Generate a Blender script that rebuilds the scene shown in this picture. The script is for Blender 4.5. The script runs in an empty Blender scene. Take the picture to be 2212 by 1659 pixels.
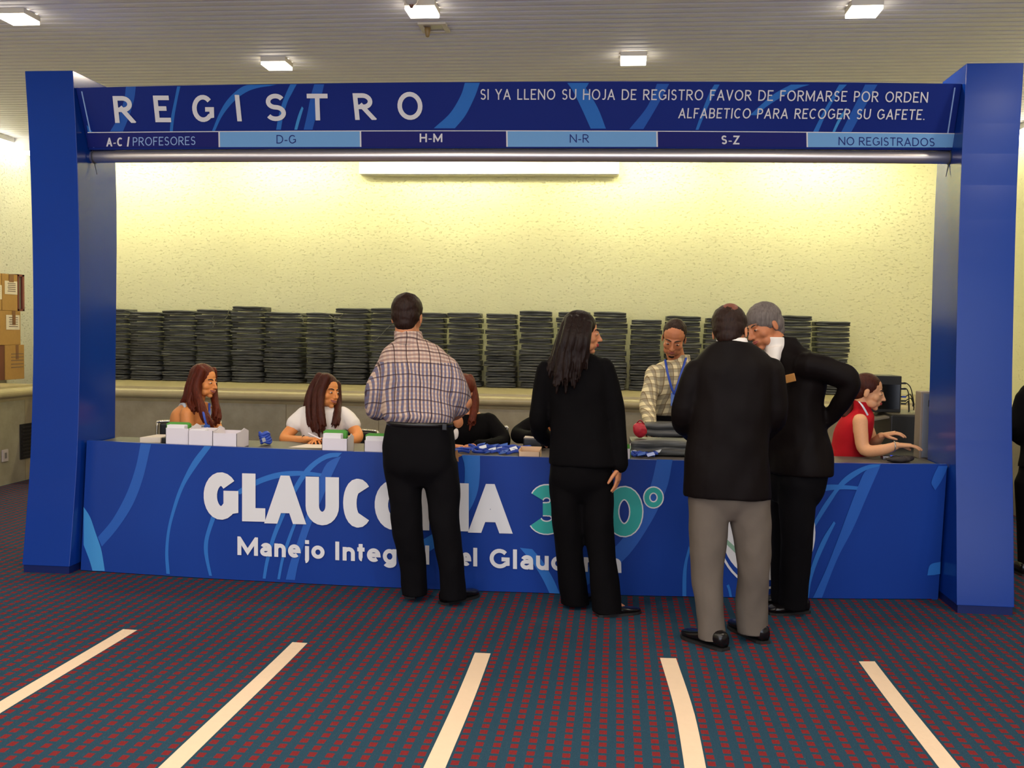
import bpy, bmesh, math, random
import numpy as np
from mathutils import Vector, Matrix, Euler, noise

random.seed(7)
scene = bpy.context.scene
col = scene.collection
PI = math.pi

# ------------------------------------------------------------------ camera, world, exposure
IW, IH, FPX = 2212, 1659, 2200.0
CAM = Vector((0, 0, 1.49))

def _axes():
    y = Vector((1331 - IW / 2, 723 - IH / 2, FPX)).normalized()
    r = math.radians(0.9)
    h = Vector((math.cos(r), math.sin(r), 0))
    up = h.cross(y).normalized()
    if up.y > 0: up = -up
    x = y.cross(up)
    if x.x < 0: x = -x
    return Matrix((x, y, up))
RC = _axes()                                   # camera (x right, y down, z forward) -> room
cam_data = bpy.data.cameras.new('camera')
cam_data.sensor_width = 36.0
cam_data.lens = FPX / IW * 36.0
cam_data.clip_end = 100
cam = bpy.data.objects.new('camera', cam_data)
col.objects.link(cam)
_x = RC @ Vector((1, 0, 0)); _y = RC @ Vector((0, -1, 0)); _z = RC @ Vector((0, 0, -1))
cam.matrix_world = Matrix(((_x.x, _y.x, _z.x, CAM.x), (_x.y, _y.y, _z.y, CAM.y), (_x.z, _y.z, _z.z, CAM.z), (0, 0, 0, 1)))
scene.camera = cam

world = bpy.data.worlds.new('world'); scene.world = world; world.use_nodes = True
world.node_tree.nodes['Background'].inputs[0].default_value = (0.9, 0.95, 1.0, 1)
world.node_tree.nodes['Background'].inputs[1].default_value = 0.06
scene.view_settings.view_transform = 'Standard'
scene.view_settings.look = 'None'
scene.view_settings.gamma = 1.0
scene.view_settings.use_curve_mapping = False
scene.view_settings.exposure = 0.0

CEIL = 3.45
def lamp_light(x, y, power, size=0.16, color=(1.0, 0.86, 0.68), z=CEIL - 0.12):
    l = bpy.data.lights.new('downlight', 'AREA'); l.shape = 'SQUARE'; l.size = size
    l.energy = power; l.color = color
    o = bpy.data.objects.new('downlight', l); o.location = (x, y, z); col.objects.link(o)
    return o
# unseen downlights added behind and beside the camera as fill, following the visible grid
LAMP_W = 18.5
for (x, y) in ((-3.6, 3.9), (-1.25, 3.9), (1.2, 3.9), (0.05, 2.7), (-2.45, 2.7), (2.6, 5.0), (-4.8, 5.0)):
    lamp_light(x, y, LAMP_W)
for (x, y) in ((-3.6, 1.4), (-1.25, 1.4), (1.2, 1.4), (3.6, 1.4), (0.05, 0.0), (-2.45, 0.0), (2.45, 0.0), (-1.2, -1.6), (1.2, -1.6), (-3.6, -1.6), (3.6, -1.6)):
    lamp_light(x, y, LAMP_W*1.5, color=(1.0, 0.93, 0.86))

# ------------------------------------------------------------------ pixel -> place helpers
def ray(px, py): return RC @ Vector((px - IW / 2, py - IH / 2, FPX))
def atY(px, py, Y):
    d = ray(px, py); return CAM + d * (Y / d.y)
def atX(px, py, X):
    d = ray(px, py); return CAM + d * (X / d.x)
def atZ(px, py, z=0.0):
    d = ray(px, py); return CAM + d * ((z - CAM.z) / d.z)
def q3(pts):                                    # Y as a quadratic of X through three points
    (x0, y0), (x1, y1), (x2, y2) = pts
    return lambda x: y0*(x-x1)*(x-x2)/((x0-x1)*(x0-x2)) + y1*(x-x0)*(x-x2)/((x1-x0)*(x1-x2)) + y2*(x-x0)*(x-x1)/((x2-x0)*(x2-x1))

# ------------------------------------------------------------------ materials
def lin(c):
    return tuple(((v/255.0)/12.92 if v/255.0 <= 0.04045 else ((v/255.0+0.055)/1.055)**2.4) for v in c)
def mat(name, rgb, rough=0.6, metal=0.0, spec=0.5, bump=0.0, bscale=60.0, emit=0.0, vary=0.0, coat=0.0):
    m = bpy.data.materials.new(name); m.use_nodes = True
    nt = m.node_tree; b = nt.nodes['Principled BSDF']
    c = (*lin(rgb), 1)
    b.inputs['Base Color'].default_value = c
    b.inputs['Roughness'].default_value = rough
    b.inputs['Metallic'].default_value = metal
    b.inputs['Specular IOR Level'].default_value = spec
    if coat: b.inputs['Coat Weight'].default_value = coat
    if emit:
        b.inputs['Emission Color'].default_value = c
        b.inputs['Emission Strength'].default_value = emit
    if bump or vary:
        tc = nt.nodes.new('ShaderNodeTexCoord'); n = nt.nodes.new('ShaderNodeTexNoise')
        n.inputs['Scale'].default_value = bscale; n.inputs['Detail'].default_value = 4
        nt.links.new(tc.outputs['Object'], n.inputs['Vector'])
        if bump:
            bp = nt.nodes.new('ShaderNodeBump'); bp.inputs['Strength'].default_value = bump; bp.inputs['Distance'].default_value = 0.01
            nt.links.new(n.outputs[0], bp.inputs['Height']); nt.links.new(bp.outputs[0], b.inputs['Normal'])
        if vary:
            hs = nt.nodes.new('ShaderNodeMix'); hs.data_type = 'RGBA'
            hs.inputs['A'].default_value = tuple(v*(1-vary) for v in c[:3]) + (1,)
            hs.inputs['B'].default_value = tuple(min(1, v*(1+vary)) for v in c[:3]) + (1,)
            nt.links.new(n.outputs[0], hs.inputs['Factor']); nt.links.new(hs.outputs['Result'], b.inputs['Base Color'])
    return m
def node(nt, t, **kw):
    n = nt.nodes.new(t)
    for k, v in kw.items(): setattr(n, k, v)
    return n
def math_node(nt, op, a, b=None):
    n = nt.nodes.new('ShaderNodeMath'); n.operation = op
    for i, v in enumerate((a, b)):
        if v is None: continue
        if isinstance(v, (int, float)): n.inputs[i].default_value = v
        else: nt.links.new(v, n.inputs[i])
    return n.outputs[0]
def mixc(nt, f, a, b):
    n = nt.nodes.new('ShaderNodeMix'); n.data_type = 'RGBA'
    for k, v in (('Factor', f), ('A', a), ('B', b)):
        if isinstance(v, (int, float)): n.inputs[k].default_value = v
        elif isinstance(v, tuple): n.inputs[k].default_value = (*lin(v), 1)
        else: nt.links.new(v, n.inputs[k])
    return n.outputs['Result']

# ------------------------------------------------------------------ objects
def tag(o, label=None, cat=None, group=None, kind=None):
    if label: o['label'] = label
    if cat: o['category'] = cat
    if group: o['group'] = group
    if kind: o['kind'] = kind
    return o
def thing(name, label, cat, loc=(0, 0, 0), group=None):
    o = bpy.data.objects.new(name, None); o.empty_display_size = 0.05
    o.location = loc; col.objects.link(o)
    return tag(o, label, cat, group)
class MB:
    """collects shapes in room coordinates; build() links them as ONE mesh object"""
    def __init__(s): s.v = []; s.f = []; s.mi = []
    def add(s, V, F, mi=0):
        o = len(s.v); s.v += [tuple(p) for p in V]; s.f += [tuple(i + o for i in f) for f in F]; s.mi += [mi] * len(F); return s
    def box(s, x0, x1, y0, y1, z0, z1, mi=0):
        V = [(x, y, z) for z in (z0, z1) for y in (y0, y1) for x in (x0, x1)]
        return s.add(V, [(0, 2, 3, 1), (4, 5, 7, 6), (0, 1, 5, 4), (2, 6, 7, 3), (0, 4, 6, 2), (1, 3, 7, 5)], mi)
    def obox(s, c, a, b, d, mi=0):               # oriented box: centre and three half-axis vectors
        c = Vector(c); a = Vector(a); b = Vector(b); d = Vector(d)
        V = [c + a*i + b*j + d*k for k in (-1, 1) for j in (-1, 1) for i in (-1, 1)]
        return s.add(V, [(0, 2, 3, 1), (4, 5, 7, 6), (0, 1, 5, 4), (2, 6, 7, 3), (0, 4, 6, 2), (1, 3, 7, 5)], mi)
    def tube(s, pts, rads, seg=12, mi=0, flat=1.0, ref=None, cr=0):
        V, F = tube_geo(pts, rads, seg, flat, ref, cr); return s.add(V, F, mi)
    def loft(s, rings, seg=24, mi=0, cr=0, p=2.0):
        V, F = loft_geo(rings, seg, cr, p); return s.add(V, F, mi)
    def ell(s, c, a, b, d, seg=16, mi=0):
        V, F = ell_geo(c, a, b, d, seg); return s.add(V, F, mi)
    def quad(s, pts, mi=0): return s.add(pts, [tuple(range(len(pts)))], mi)
    def prism(s, poly, off, mi=0):               # polygon (list of points) pushed along the vector off
        n = len(poly); off = Vector(off)
        V = [Vector(p) for p in poly] + [Vector(p) + off for p in poly]
        return s.add(V, [tuple(range(n))[::-1], tuple(range(n, 2*n))] + [(i, (i+1) % n, n+(i+1) % n, n+i) for i in range(n)], mi)
    def build(s, name, m, parent=None, smooth=False, bevel=0.0, fix=True):
        me = bpy.data.meshes.new(name)
        off = root_loc(parent)
        me.from_pydata([(x-off.x, y-off.y, z-off.z) for x, y, z in s.v], [], s.f)
        for mm in (m if isinstance(m, (list, tuple)) else [m]): me.materials.append(mm)
        if len(me.materials) > 1: me.polygons.foreach_set('material_index', s.mi)
        if fix or bevel:
            b = bmesh.new(); b.from_mesh(me)
            bmesh.ops.recalc_face_normals(b, faces=b.faces)
            if bevel:
                bmesh.ops.bevel(b, geom=[e for e in b.edges if e.calc_face_angle(0) > 0.6], offset=bevel, segments=2, profile=0.6, affect='EDGES')
            b.to_mesh(me); b.free()
        if smooth: me.polygons.foreach_set('use_smooth', [True] * len(me.polygons))
        me.update()
        o = bpy.data.objects.new(name, me); col.objects.link(o)
        if parent: o.parent = parent
        return o
def root_loc(p):
    off = Vector((0, 0, 0))
    while p is not None:
        off = off + p.location; p = p.parent
    return off
def crom(P, n):
    """Catmull-Rom through an array of rows"""
    P = np.array(P, float)
    if n <= 1 or len(P) < 3: return P
    Q = np.vstack([2*P[0]-P[1], P, 2*P[-1]-P[-2]]); out = []
    for i in range(1, len(Q)-2):
        for t in np.linspace(0, 1, n, endpoint=False):
            out.append(0.5*((2*Q[i]) + (-Q[i-1]+Q[i+1])*t + (2*Q[i-1]-5*Q[i]+4*Q[i+1]-Q[i+2])*t*t + (-Q[i-1]+3*Q[i]-3*Q[i+1]+Q[i+2])*t**3))
    out.append(Q[-2]); return np.array(out)
def tube_geo(pts, rads, seg=12, flat=1.0, ref=None, cr=0):
    if not hasattr(rads, '__len__'): rads = [rads] * len(pts)
    A = np.array([[*p, r] for p, r in zip(pts, rads)], float)
    if cr: A = crom(A, cr)
    P = [Vector(a[:3]) for a in A]; R = [max(1e-4, a[3]) for a in A]
    n = len(P); V = []; F = []
    T = [(P[min(i+1, n-1)] - P[max(i-1, 0)]).normalized() for i in range(n)]
    u = Vector(ref) if ref is not None else (Vector((0, 0, 1)) if abs(T[0].z) < 0.9 else Vector((1, 0, 0)))
    rings = []
    for i in range(n):
        u = (u - T[i]*u.dot(T[i])).normalized(); w = T[i].cross(u)
        if i == 0:
            for k in (0.35, 0.75): rings.append((P[0]-T[0]*R[0]*math.sqrt(1-k*k)*0.9, u*R[0]*k, w*R[0]*k*flat))
        rings.append((P[i], u*R[i], w*R[i]*flat))
        if i == n-1:
            for k in (0.75, 0.35): rings.append((P[i]+T[i]*R[i]*math.sqrt(1-k*k)*0.9, u*R[i]*k, w*R[i]*k*flat))
    return loft_geo(rings, seg)
def loft_geo(rings, seg=24, cr=0, p=2.0):
    A = np.array([[*c, *a, *b] for c, a, b in rings], float)
    if cr: A = crom(A, cr)
    V = []; F = []; n = len(A)
    for r in A:
        c, a, b = Vector(r[:3]), Vector(r[3:6]), Vector(r[6:9])
        for k in range(seg):
            t = 2*PI*k/seg; ct, st = math.cos(t), math.sin(t)
            V.append(c + a*(math.copysign(abs(ct)**(2/p), ct)) + b*(math.copysign(abs(st)**(2/p), st)))
    for i in range(n-1):
        for k in range(seg):
            k2 = (k+1) % seg; F.append((i*seg+k, i*seg+k2, (i+1)*seg+k2, (i+1)*seg+k))
    V.append(Vector(A[0][:3])); V.append(Vector(A[-1][:3])); c0, c1 = n*seg, n*seg+1
    for k in range(seg):
        k2 = (k+1) % seg; F.append((c0, k2, k)); F.append((c1, (n-1)*seg+k, (n-1)*seg+k2))
    return V, F
def ell_geo(c, a, b, d, seg=16):
    c, a, b, d = Vector(c), Vector(a), Vector(b), Vector(d); V = [c+d]; F = []; h = seg//2
    for i in range(1, h):
        ph = PI*i/h
        for k in range(seg):
            t = 2*PI*k/seg; V.append(c + a*math.sin(ph)*math.cos(t) + b*math.sin(ph)*math.sin(t) + d*math.cos(ph))
    V.append(c-d); L = len(V)-1
    for k in range(seg):
        k2 = (k+1) % seg; F.append((0, 1+k, 1+k2)); F.append((L, 1+(h-2)*seg+k2, 1+(h-2)*seg+k))
    for i in range(h-2):
        for k in range(seg):
            k2 = (k+1) % seg; F.append((1+i*seg+k, 1+(i+1)*seg+k, 1+(i+1)*seg+k2, 1+i*seg+k2))
    return V, F
def remesh(V, F, voxel, smooth=3, factor=0.5, wrinkle=None):
    """union of overlapping closed shapes as one continuous skin"""
    me = bpy.data.meshes.new('tmp'); me.from_pydata([tuple(v) for v in V], [], F); me.update()
    o = bpy.data.objects.new('tmp', me); col.objects.link(o)
    r = o.modifiers.new('r', 'REMESH'); r.mode = 'VOXEL'; r.voxel_size = voxel; r.adaptivity = 0
    if smooth:
        s = o.modifiers.new('s', 'SMOOTH'); s.iterations = smooth; s.factor = factor
    dg = bpy.context.evaluated_depsgraph_get(); dg.update()
    ev = o.evaluated_get(dg); m2 = ev.to_mesh()
    nv = len(m2.vertices); co = np.empty(nv*3); m2.vertices.foreach_get('co', co); co = co.reshape(-1, 3)
    if wrinkle:
        amp, fx, fy, fz = wrinkle
        no = np.empty(nv*3); m2.vertex_normals.foreach_get('vector', no); no = no.reshape(-1, 3)
        d = np.array([noise.noise((p[0]*fx, p[1]*fy, p[2]*fz)) + 0.5*noise.noise((p[0]*fx*2.3+7, p[1]*fy*2.3, p[2]*fz*2.3)) for p in co])
        co = co + no*(amp*d)[:, None]
    fs = [tuple(p.vertices) for p in m2.polygons]
    ev.to_mesh_clear(); bpy.data.objects.remove(o); bpy.data.meshes.remove(me)
    return [tuple(c) for c in co], fs
# ------------------------------------------------------------------ the room
XL, XR, YB = -6.5, 3.78, 10.9          # upper walls
XLL, XRL, YBL = -5.64, 3.42, 9.42      # faces of the lower stone walls
ZLEDGE = 0.92
def struct(name, mb, m, **k):
    return tag(mb.build(name, m, **k), kind='structure')

# carpet: dark teal with rows of red dashes
carpet = bpy.data.materials.new('carpet'); carpet.use_nodes = True
nt = carpet.node_tree; bs = nt.nodes['Principled BSDF']
tc = node(nt, 'ShaderNodeTexCoord'); sp = node(nt, 'ShaderNodeSeparateXYZ')
wob = node(nt, 'ShaderNodeTexNoise'); wob.inputs['Scale'].default_value = 240
nt.links.new(tc.outputs['Object'], wob.inputs['Vector'])
nt.links.new(tc.outputs['Object'], sp.inputs[0])
wv = math_node(nt, 'MULTIPLY', math_node(nt, 'SUBTRACT', wob.outputs[0], 0.5), 0.10)
fx = math_node(nt, 'ABSOLUTE', math_node(nt, 'SUBTRACT', math_node(nt, 'FRACT', math_node(nt, 'ADD', math_node(nt, 'DIVIDE', math_node(nt, 'ADD', sp.outputs[0], 20.0 - 0.138 + 0.0317), 0.0634), wv)), 0.5))
fy = math_node(nt, 'ABSOLUTE', math_node(nt, 'SUBTRACT', math_node(nt, 'FRACT', math_node(nt, 'ADD', math_node(nt, 'DIVIDE', math_node(nt, 'ADD', sp.outputs[1], 20.0), 0.0572), wv)), 0.5))
mask = math_node(nt, 'MULTIPLY', math_node(nt, 'LESS_THAN', fx, 0.222), math_node(nt, 'LESS_THAN', fy, 0.325))
big = node(nt, 'ShaderNodeTexNoise'); big.inputs['Scale'].default_value = 300; big.inputs['Detail'].default_value = 3
nt.links.new(tc.outputs['Object'], big.inputs['Vector'])
base = mixc(nt, big.outputs[0], (26, 50, 68), (47, 79, 95))
red = mixc(nt, big.outputs[0], (96, 24, 31), (140, 46, 46))
nt.links.new(mixc(nt, mask, base, red), bs.inputs['Base Color'])
bs.inputs['Roughness'].default_value = 0.95; bs.inputs['Specular IOR Level'].default_value = 0.1
bp = node(nt, 'ShaderNodeBump'); bp.inputs['Strength'].default_value = 0.4; bp.inputs['Distance'].default_value = 0.004
nt.links.new(big.outputs[0], bp.inputs['Height']); nt.links.new(bp.outputs[0], bs.inputs['Normal'])
struct('floor', MB().box(-7, 6.5, -5, 11, -0.1, 0), carpet)

# ceiling of narrow metal slats with dark gaps between them
m_slat = mat('ceiling_slat', (232, 230, 230), 0.5)
m_gap = mat('ceiling_gap', (70, 62, 60), 0.9)
PITCH = 0.0918
cb = MB(); y = -5.0
while y < YB - 0.02:
    V = [(x, yy, z) for x in (-7, 6.5) for yy, z in ((y, CEIL+0.014), (y+0.004, CEIL+0.003), (y+0.012, CEIL), (y+PITCH-0.026, CEIL), (y+PITCH-0.018, CEIL+0.003), (y+PITCH-0.014, CEIL+0.014))]
    cb.add(V, [(i, i+1, i+7, i+6) for i in range(5)], 0); y += PITCH
cb.box(-7, 6.5, -5, 11, CEIL+0.0142, CEIL+0.1, 1)
struct('ceiling', cb, [m_slat, m_gap], fix=False)

# rough-cast cream plaster
def plaster(name, a, b):
    m = bpy.data.materials.new(name); m.use_nodes = True
    nt = m.node_tree; bs = nt.nodes['Principled BSDF']; bs.inputs['Roughness'].default_value = 0.9; bs.inputs['Specular IOR Level'].default_value = 0.15
    tc = node(nt, 'ShaderNodeTexCoord'); mp = node(nt, 'ShaderNodeMapping'); mp.inputs['Scale'].default_value = (1, 1, 1.9)
    nt.links.new(tc.outputs['Object'], mp.inputs[0])
    n1 = node(nt, 'ShaderNodeTexNoise'); n1.inputs['Scale'].default_value = 28; n1.inputs['Detail'].default_value = 5; n1.inputs['Roughness'].default_value = 0.62
    n2 = node(nt, 'ShaderNodeTexNoise'); n2.inputs['Scale'].default_value = 1.1; n2.inputs['Detail'].default_value = 2
    for n in (n1, n2): nt.links.new(mp.outputs[0], n.inputs['Vector'])
    ramp = node(nt, 'ShaderNodeMapRange'); ramp.inputs['From Min'].default_value = 0.31; ramp.inputs['From Max'].default_value = 0.40
    nt.links.new(n1.outputs[0], ramp.inputs[0])
    depth = math_node(nt, 'MULTIPLY', math_node(nt, 'SUBTRACT', ramp.outputs[0], 1.0), math_node(nt, 'ADD', n2.outputs[0], 0.2))
    h = math_node(nt, 'ADD', depth, math_node(nt, 'MULTIPLY', n1.outputs[0], 0.5))
    bp = node(nt, 'ShaderNodeBump'); bp.inputs['Strength'].default_value = 0.75; bp.inputs['Distance'].default_value = 0.011
    nt.links.new(h, bp.inputs['Height']); nt.links.new(bp.outputs[0], bs.inputs['Normal'])
    nt.links.new(mixc(nt, n2.outputs[0], a, b), bs.inputs['Base Color'])
    return m
m_wall = plaster('cream_plaster', (233, 229, 184), (240, 236, 196))
m_wall_l = plaster('pale_plaster', (206, 204, 192), (216, 214, 202))
struct('wall_back', MB().box(XL-0.1, XR+0.1, YB, YB+0.1, 0, CEIL), m_wall)
struct('wall_left', MB().box(XL-0.1, XL, -5, YB, 0, CEIL), m_wall_l)
struct('wall_right', MB().box(XR, XR+0.1, 5.2, YB, 0, CEIL), m_wall)
struct('wall_front', MB().box(-7, 6.5, -5.1, -5, 0, 0.25).box(-7, -6.2, -5.1, -5, 0.25, CEIL).box(6.2, 6.5, -5.1, -5, 0.25, CEIL), m_wall_l)
# fill light: glowing pane added unseen behind the camera in the hall front wall
m_pane = mat('fill_glow', (232, 240, 255), 0.3, emit=2.9)
w1 = struct('fill_pane_1', MB().box(-6.2, 6.2, -5.06, -5.04, 0.25, CEIL), m_pane)
fb_ = MB()
for k in range(7):
    x = -6.2 + 12.4*k/6; fb_.box(x-.04, x+.04, -5.04, -4.98, 0.25, CEIL-.001)
fb_.box(-6.2, 6.2, -5.04, -4.99, 2.3, 2.38); fb_.build('fill_pane_frame', mat('frame_grey', (120, 120, 124), .4, .6), w1)
struct('wall_side_right', MB().box(6.4, 6.5, -5, 5.2, 0, CEIL).box(XR+0.1, 6.5, 5.2, 5.3, 0, CEIL), m_wall_l)

# lower walls of honed stone slabs and the stone ledge with a rounded nose
stone = bpy.data.materials.new('limestone'); stone.use_nodes = True
nt = stone.node_tree; bs = nt.nodes['Principled BSDF']; bs.inputs['Roughness'].default_value = 0.45
tc = node(nt, 'ShaderNodeTexCoord'); sp = node(nt, 'ShaderNodeSeparateXYZ'); nt.links.new(tc.outputs['Object'], sp.inputs[0])
n1 = node(nt, 'ShaderNodeTexNoise'); n1.inputs['Scale'].default_value = 5; n1.inputs['Detail'].default_value = 8; n1.inputs['Roughness'].default_value = 0.65
nt.links.new(tc.outputs['Object'], n1.inputs['Vector'])
sl = math_node(nt, 'FLOOR', math_node(nt, 'DIVIDE', math_node(nt, 'ADD', sp.outputs[0], sp.outputs[1]), 0.9))
wn = node(nt, 'ShaderNodeTexWhiteNoise', noise_dimensions='1D'); nt.links.new(sl, wn.inputs['W'])
cA = mixc(nt, n1.outputs[0], (124, 110, 80), (184, 170, 138))
cB = mixc(nt, n1.outputs[0], (108, 100, 80), (168, 162, 142))
cc = mixc(nt, wn.outputs[0], cA, cB)
jx = math_node(nt, 'LESS_THAN', math_node(nt, 'FRACT', math_node(nt, 'DIVIDE', math_node(nt, 'ADD', sp.outputs[0], sp.outputs[1]), 0.9)), 0.008)
nt.links.new(mixc(nt, jx, cc, (110, 98, 74)), bs.inputs['Base Color'])
struct('wall_back_lower', MB().box(XLL, XRL, YBL, YB, 0, ZLEDGE-0.13), stone)
struct('wall_left_lower', MB().box(XL, XLL, -5, YB, 0, ZLEDGE-0.13), stone)
struct('wall_right_lower', MB().box(XRL, XR, 5.2, YB, 0, ZLEDGE-0.13), stone)
m_ledge = mat('ledge_stone', (176, 162, 122), 0.4, bump=0.1, bscale=9, vary=0.16)
def ledge(name, path, inward, depth):
    # cove under the nose, half-round nose, flat slab back to the wall
    prof = [(depth, -0.16), (0.03, -0.16), (0.012, -0.13), (0.0, -0.10)]
    for k in range(9):
        a = -PI/2 + PI*k/8; prof.append((-0.045*math.cos(a) - 0.005, -0.066 + 0.042*math.sin(a)))
    prof += [(0.012, -0.02), (0.016, 0.0), (depth, 0.0)]
    V = [Vector((p[0]+inward[0]*d, p[1]+inward[1]*d, ZLEDGE+z)) for p in path for d, z in prof]; n = len(prof)
    F = [(i, i+1, n+i+1, n+i) for i in range(n-1)] + [(n-1, 0, n, 2*n-1), tuple(range(n)), tuple(range(n, 2*n))]
    o = MB().add(V, F).build(name, m_ledge)
    return tag(o, kind='structure')
ledge('trim_1', [(XLL, YBL-0.02), (XRL, YBL-0.02)], (0, 1), YB-YBL)
ledge('trim_2', [(XLL+0.02, -5), (XLL+0.02, YBL)], (-1, 0), XLL-XL)
ledge('trim_3', [(XRL-0.02, 5.2), (XRL-0.02, YBL)], (1, 0), XR-XRL)

# ------------------------------------------------------------------ lights the hall has
m_white = mat('white_metal', (236, 234, 230), 0.5)
m_diff = mat('lamp_diffuser', (255, 244, 224), 0.5, emit=9.0)
m_tube = mat('fluorescent_diffuser', (255, 250, 204), 0.5, emit=31)
m_tube2 = mat('strip_diffuser', (255, 250, 232), 0.5, emit=9)
m_beige = mat('beige_metal', (214, 204, 186), 0.5)
LW, LH = 0.17, 0.055
lamps = [((1866, 30), 'square downlight box near the top right corner, farthest right of the near row'),
         ((912, 30), 'square downlight box at the top centre, beside the sprinkler head'),
         ((40, 46), 'square downlight box at the top left corner of the near row'),
         ((598, 146), 'square downlight box above the word REGISTRO, left of the far row'),
         ((1368, 135), 'square downlight box glowing warm above the small header text, right of the far row')]
for i, ((px, py), lb) in enumerate(lamps):
    c = atZ(px, py, CEIL-LH)
    t = thing('ceiling_downlight', lb, 'ceiling light', (c.x, c.y, CEIL), 'square ceiling downlights')
    h = LW/2
    hb = MB()
    for (x0, x1, y0, y1) in ((-h-.006, -h, -h, h), (h, h+.006, -h, h), (-h-.006, h+.006, -h-.006, -h), (-h-.006, h+.006, h, h+.006)):
        hb.box(c.x+x0, c.x+x1, c.y+y0, c.y+y1, CEIL-LH+.022, CEIL)
    hb.build('housing', m_beige, t)
    MB().box(c.x-h-.004, c.x+h+.004, c.y-h-.004, c.y+h+.004, CEIL-LH, CEIL-LH+0.021).build('diffuser', m_diff, t, bevel=.004)
    lamp_light(c.x, c.y, LAMP_W*0.8, 0.14, z=CEIL-LH-0.004)
# off luminaire plate with a hanging sensor, and the sprinkler next to the top centre lamp
c = atZ(938, 58, CEIL)
t = thing('ceiling_fitting', 'unlit square ceiling fitting just below the top centre lamp', 'ceiling fitting', (c.x, c.y, CEIL))
fb = MB()
for (x0, x1, y0, y1) in ((-.09, -.06, -.1, .1), (.06, .09, -.1, .1), (-.06, .06, -.1, -.07), (-.06, .06, .07, .1)):
    fb.box(c.x+x0, c.x+x1, c.y+y0, c.y+y1, CEIL-0.012, CEIL)
fb.build('frame', m_beige, t)
MB().box(c.x-.06, c.x+.06, c.y-.07, c.y+.07, CEIL-0.004, CEIL).build('lens', mat('grey_lens', (150, 140, 138), 0.3), t)
MB().tube([(c.x-.045, c.y+.01, CEIL-0.003), (c.x-.045, c.y+.01, CEIL-0.05)], [0.022, 0.014], 14).build('sensor', mat('brass_sensor', (150, 120, 70), 0.4), t, smooth=True)
c = atZ(889, 8, CEIL-0.06)
t = thing('sprinkler_head', 'round beige sprinkler cup at the top edge beside the centre lamp', 'sprinkler', (c.x, c.y, CEIL))
MB().tube([(c.x, c.y, CEIL), (c.x, c.y, CEIL-0.035)], [0.048, 0.040], 20).build('cup', m_beige, t, smooth=True)
MB().tube([(c.x, c.y, CEIL-0.06), (c.x, c.y, CEIL-0.075)], [0.02, 0.012], 12).build('nozzle', mat('brown_metal', (140, 100, 80), 0.4, 0.6), t, smooth=True)

def batten(p, q, label, md=None):
    p, q = Vector(p), Vector(q); d = (q-p).normalized(); s = Vector((-d.y, d.x, 0)); u = Vector((0, 0, 1)); L = (q-p).length/2; c = (p+q)/2
    t = thing('fluorescent_batten', label, 'ceiling light', (c.x, c.y, CEIL), 'fluorescent battens along the walls')
    MB().obox(c+u*0.035, d*L, s*0.045, u*0.025).build('housing', m_white, t)
    MB().obox(c-u*0.022, d*(L-0.02), s*0.036, u*0.032).build('diffuser', md or m_tube, t, bevel=0.01)
    return t
zb = CEIL-0.06
names = ['leftmost', 'second', 'third', 'fourth', 'fifth']
for i, x in enumerate((-5.3, -3.55, -1.75, 0.15, 2.0)):
    batten((x-0.75, 10.42, zb), (x+0.75, 10.42, zb), f'white fluorescent batten over the cream back wall, {names[i]} from the left, behind the header')
batten((-6.36, 6.2, zb), (-6.36, 10.75, zb), 'white fluorescent strip along the top of the left wall', m_tube2)
batten((3.64, 6.2, zb), (3.64, 10.75, zb), 'white fluorescent strip along the top of the right wall', m_tube2)

struct('batten_baffle', MB().box(XL, XR, 10.20, 10.215, CEIL-0.13, CEIL), m_white)  # unseen board added to keep batten light off the pillar sides
# projection screen case on the back wall
a = atY(775, 376, YB-0.13); b = atY(1337, 379, YB-0.13)
t = thing('projection_screen_case', 'long white screen case high on the cream back wall', 'screen', ((a.x+b.x)/2, YB, a.z))
MB().box(a.x, b.x, YB-0.13, YB-0.002, a.z, a.z+0.16).build('case', m_white, t, bevel=0.006)
MB().box(a.x+0.02, b.x-0.02, YB-0.09, YB-0.06, a.z-0.012, a.z-0.001).build('screen_bar', mat('screen_bar', (225, 220, 190), 0.5), t)

# left wall details
p = atX(42, 915, XLL); q = atX(84, 985, XLL)
t = thing('wall_vent', 'black square vent grille in the left stone wall behind the pillar', 'vent', (XLL, (p.y+q.y)/2, q.z))
zb0, zb1 = atX(42, 993, XLL).z, atX(42, 917, XLL).z
MB().box(XLL+0.0005, XLL+0.012, p.y, q.y, zb0, zb1).build('backing', mat('vent_black', (14, 12, 12), 0.6), t)
sb = MB()
for k in range(9):
    z = zb0 + 0.03 + (zb1-zb0-0.06)*k/8; sb.box(XLL+0.012, XLL+0.02, p.y+0.02, q.y-0.02, z-0.008, z+0.006)
sb.build('slats', mat('vent_slat', (26, 22, 22), 0.5), t)
p = atX(3, 985, XLL); q = atX(15, 985, XLL); z0, z1 = atX(9, 997, XLL).z, atX(9, 971, XLL).z
t = thing('wall_outlet', 'pale outlet plate low on the left stone wall', 'outlet', (XLL, (p.y+q.y)/2, z0))
MB().box(XLL+0.0005, XLL+0.016, p.y, q.y, z0, z1).build('plate', mat('outlet_plate', (176, 164, 160), 0.5), t, bevel=0.004)
MB().box(XLL+0.016, XLL+0.019, (p.y+q.y)/2-.015, (p.y+q.y)/2+.015, z0+.03, z1-.03).build('socket', mat('socket_grey', (110, 104, 102), 0.5), t)

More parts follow.
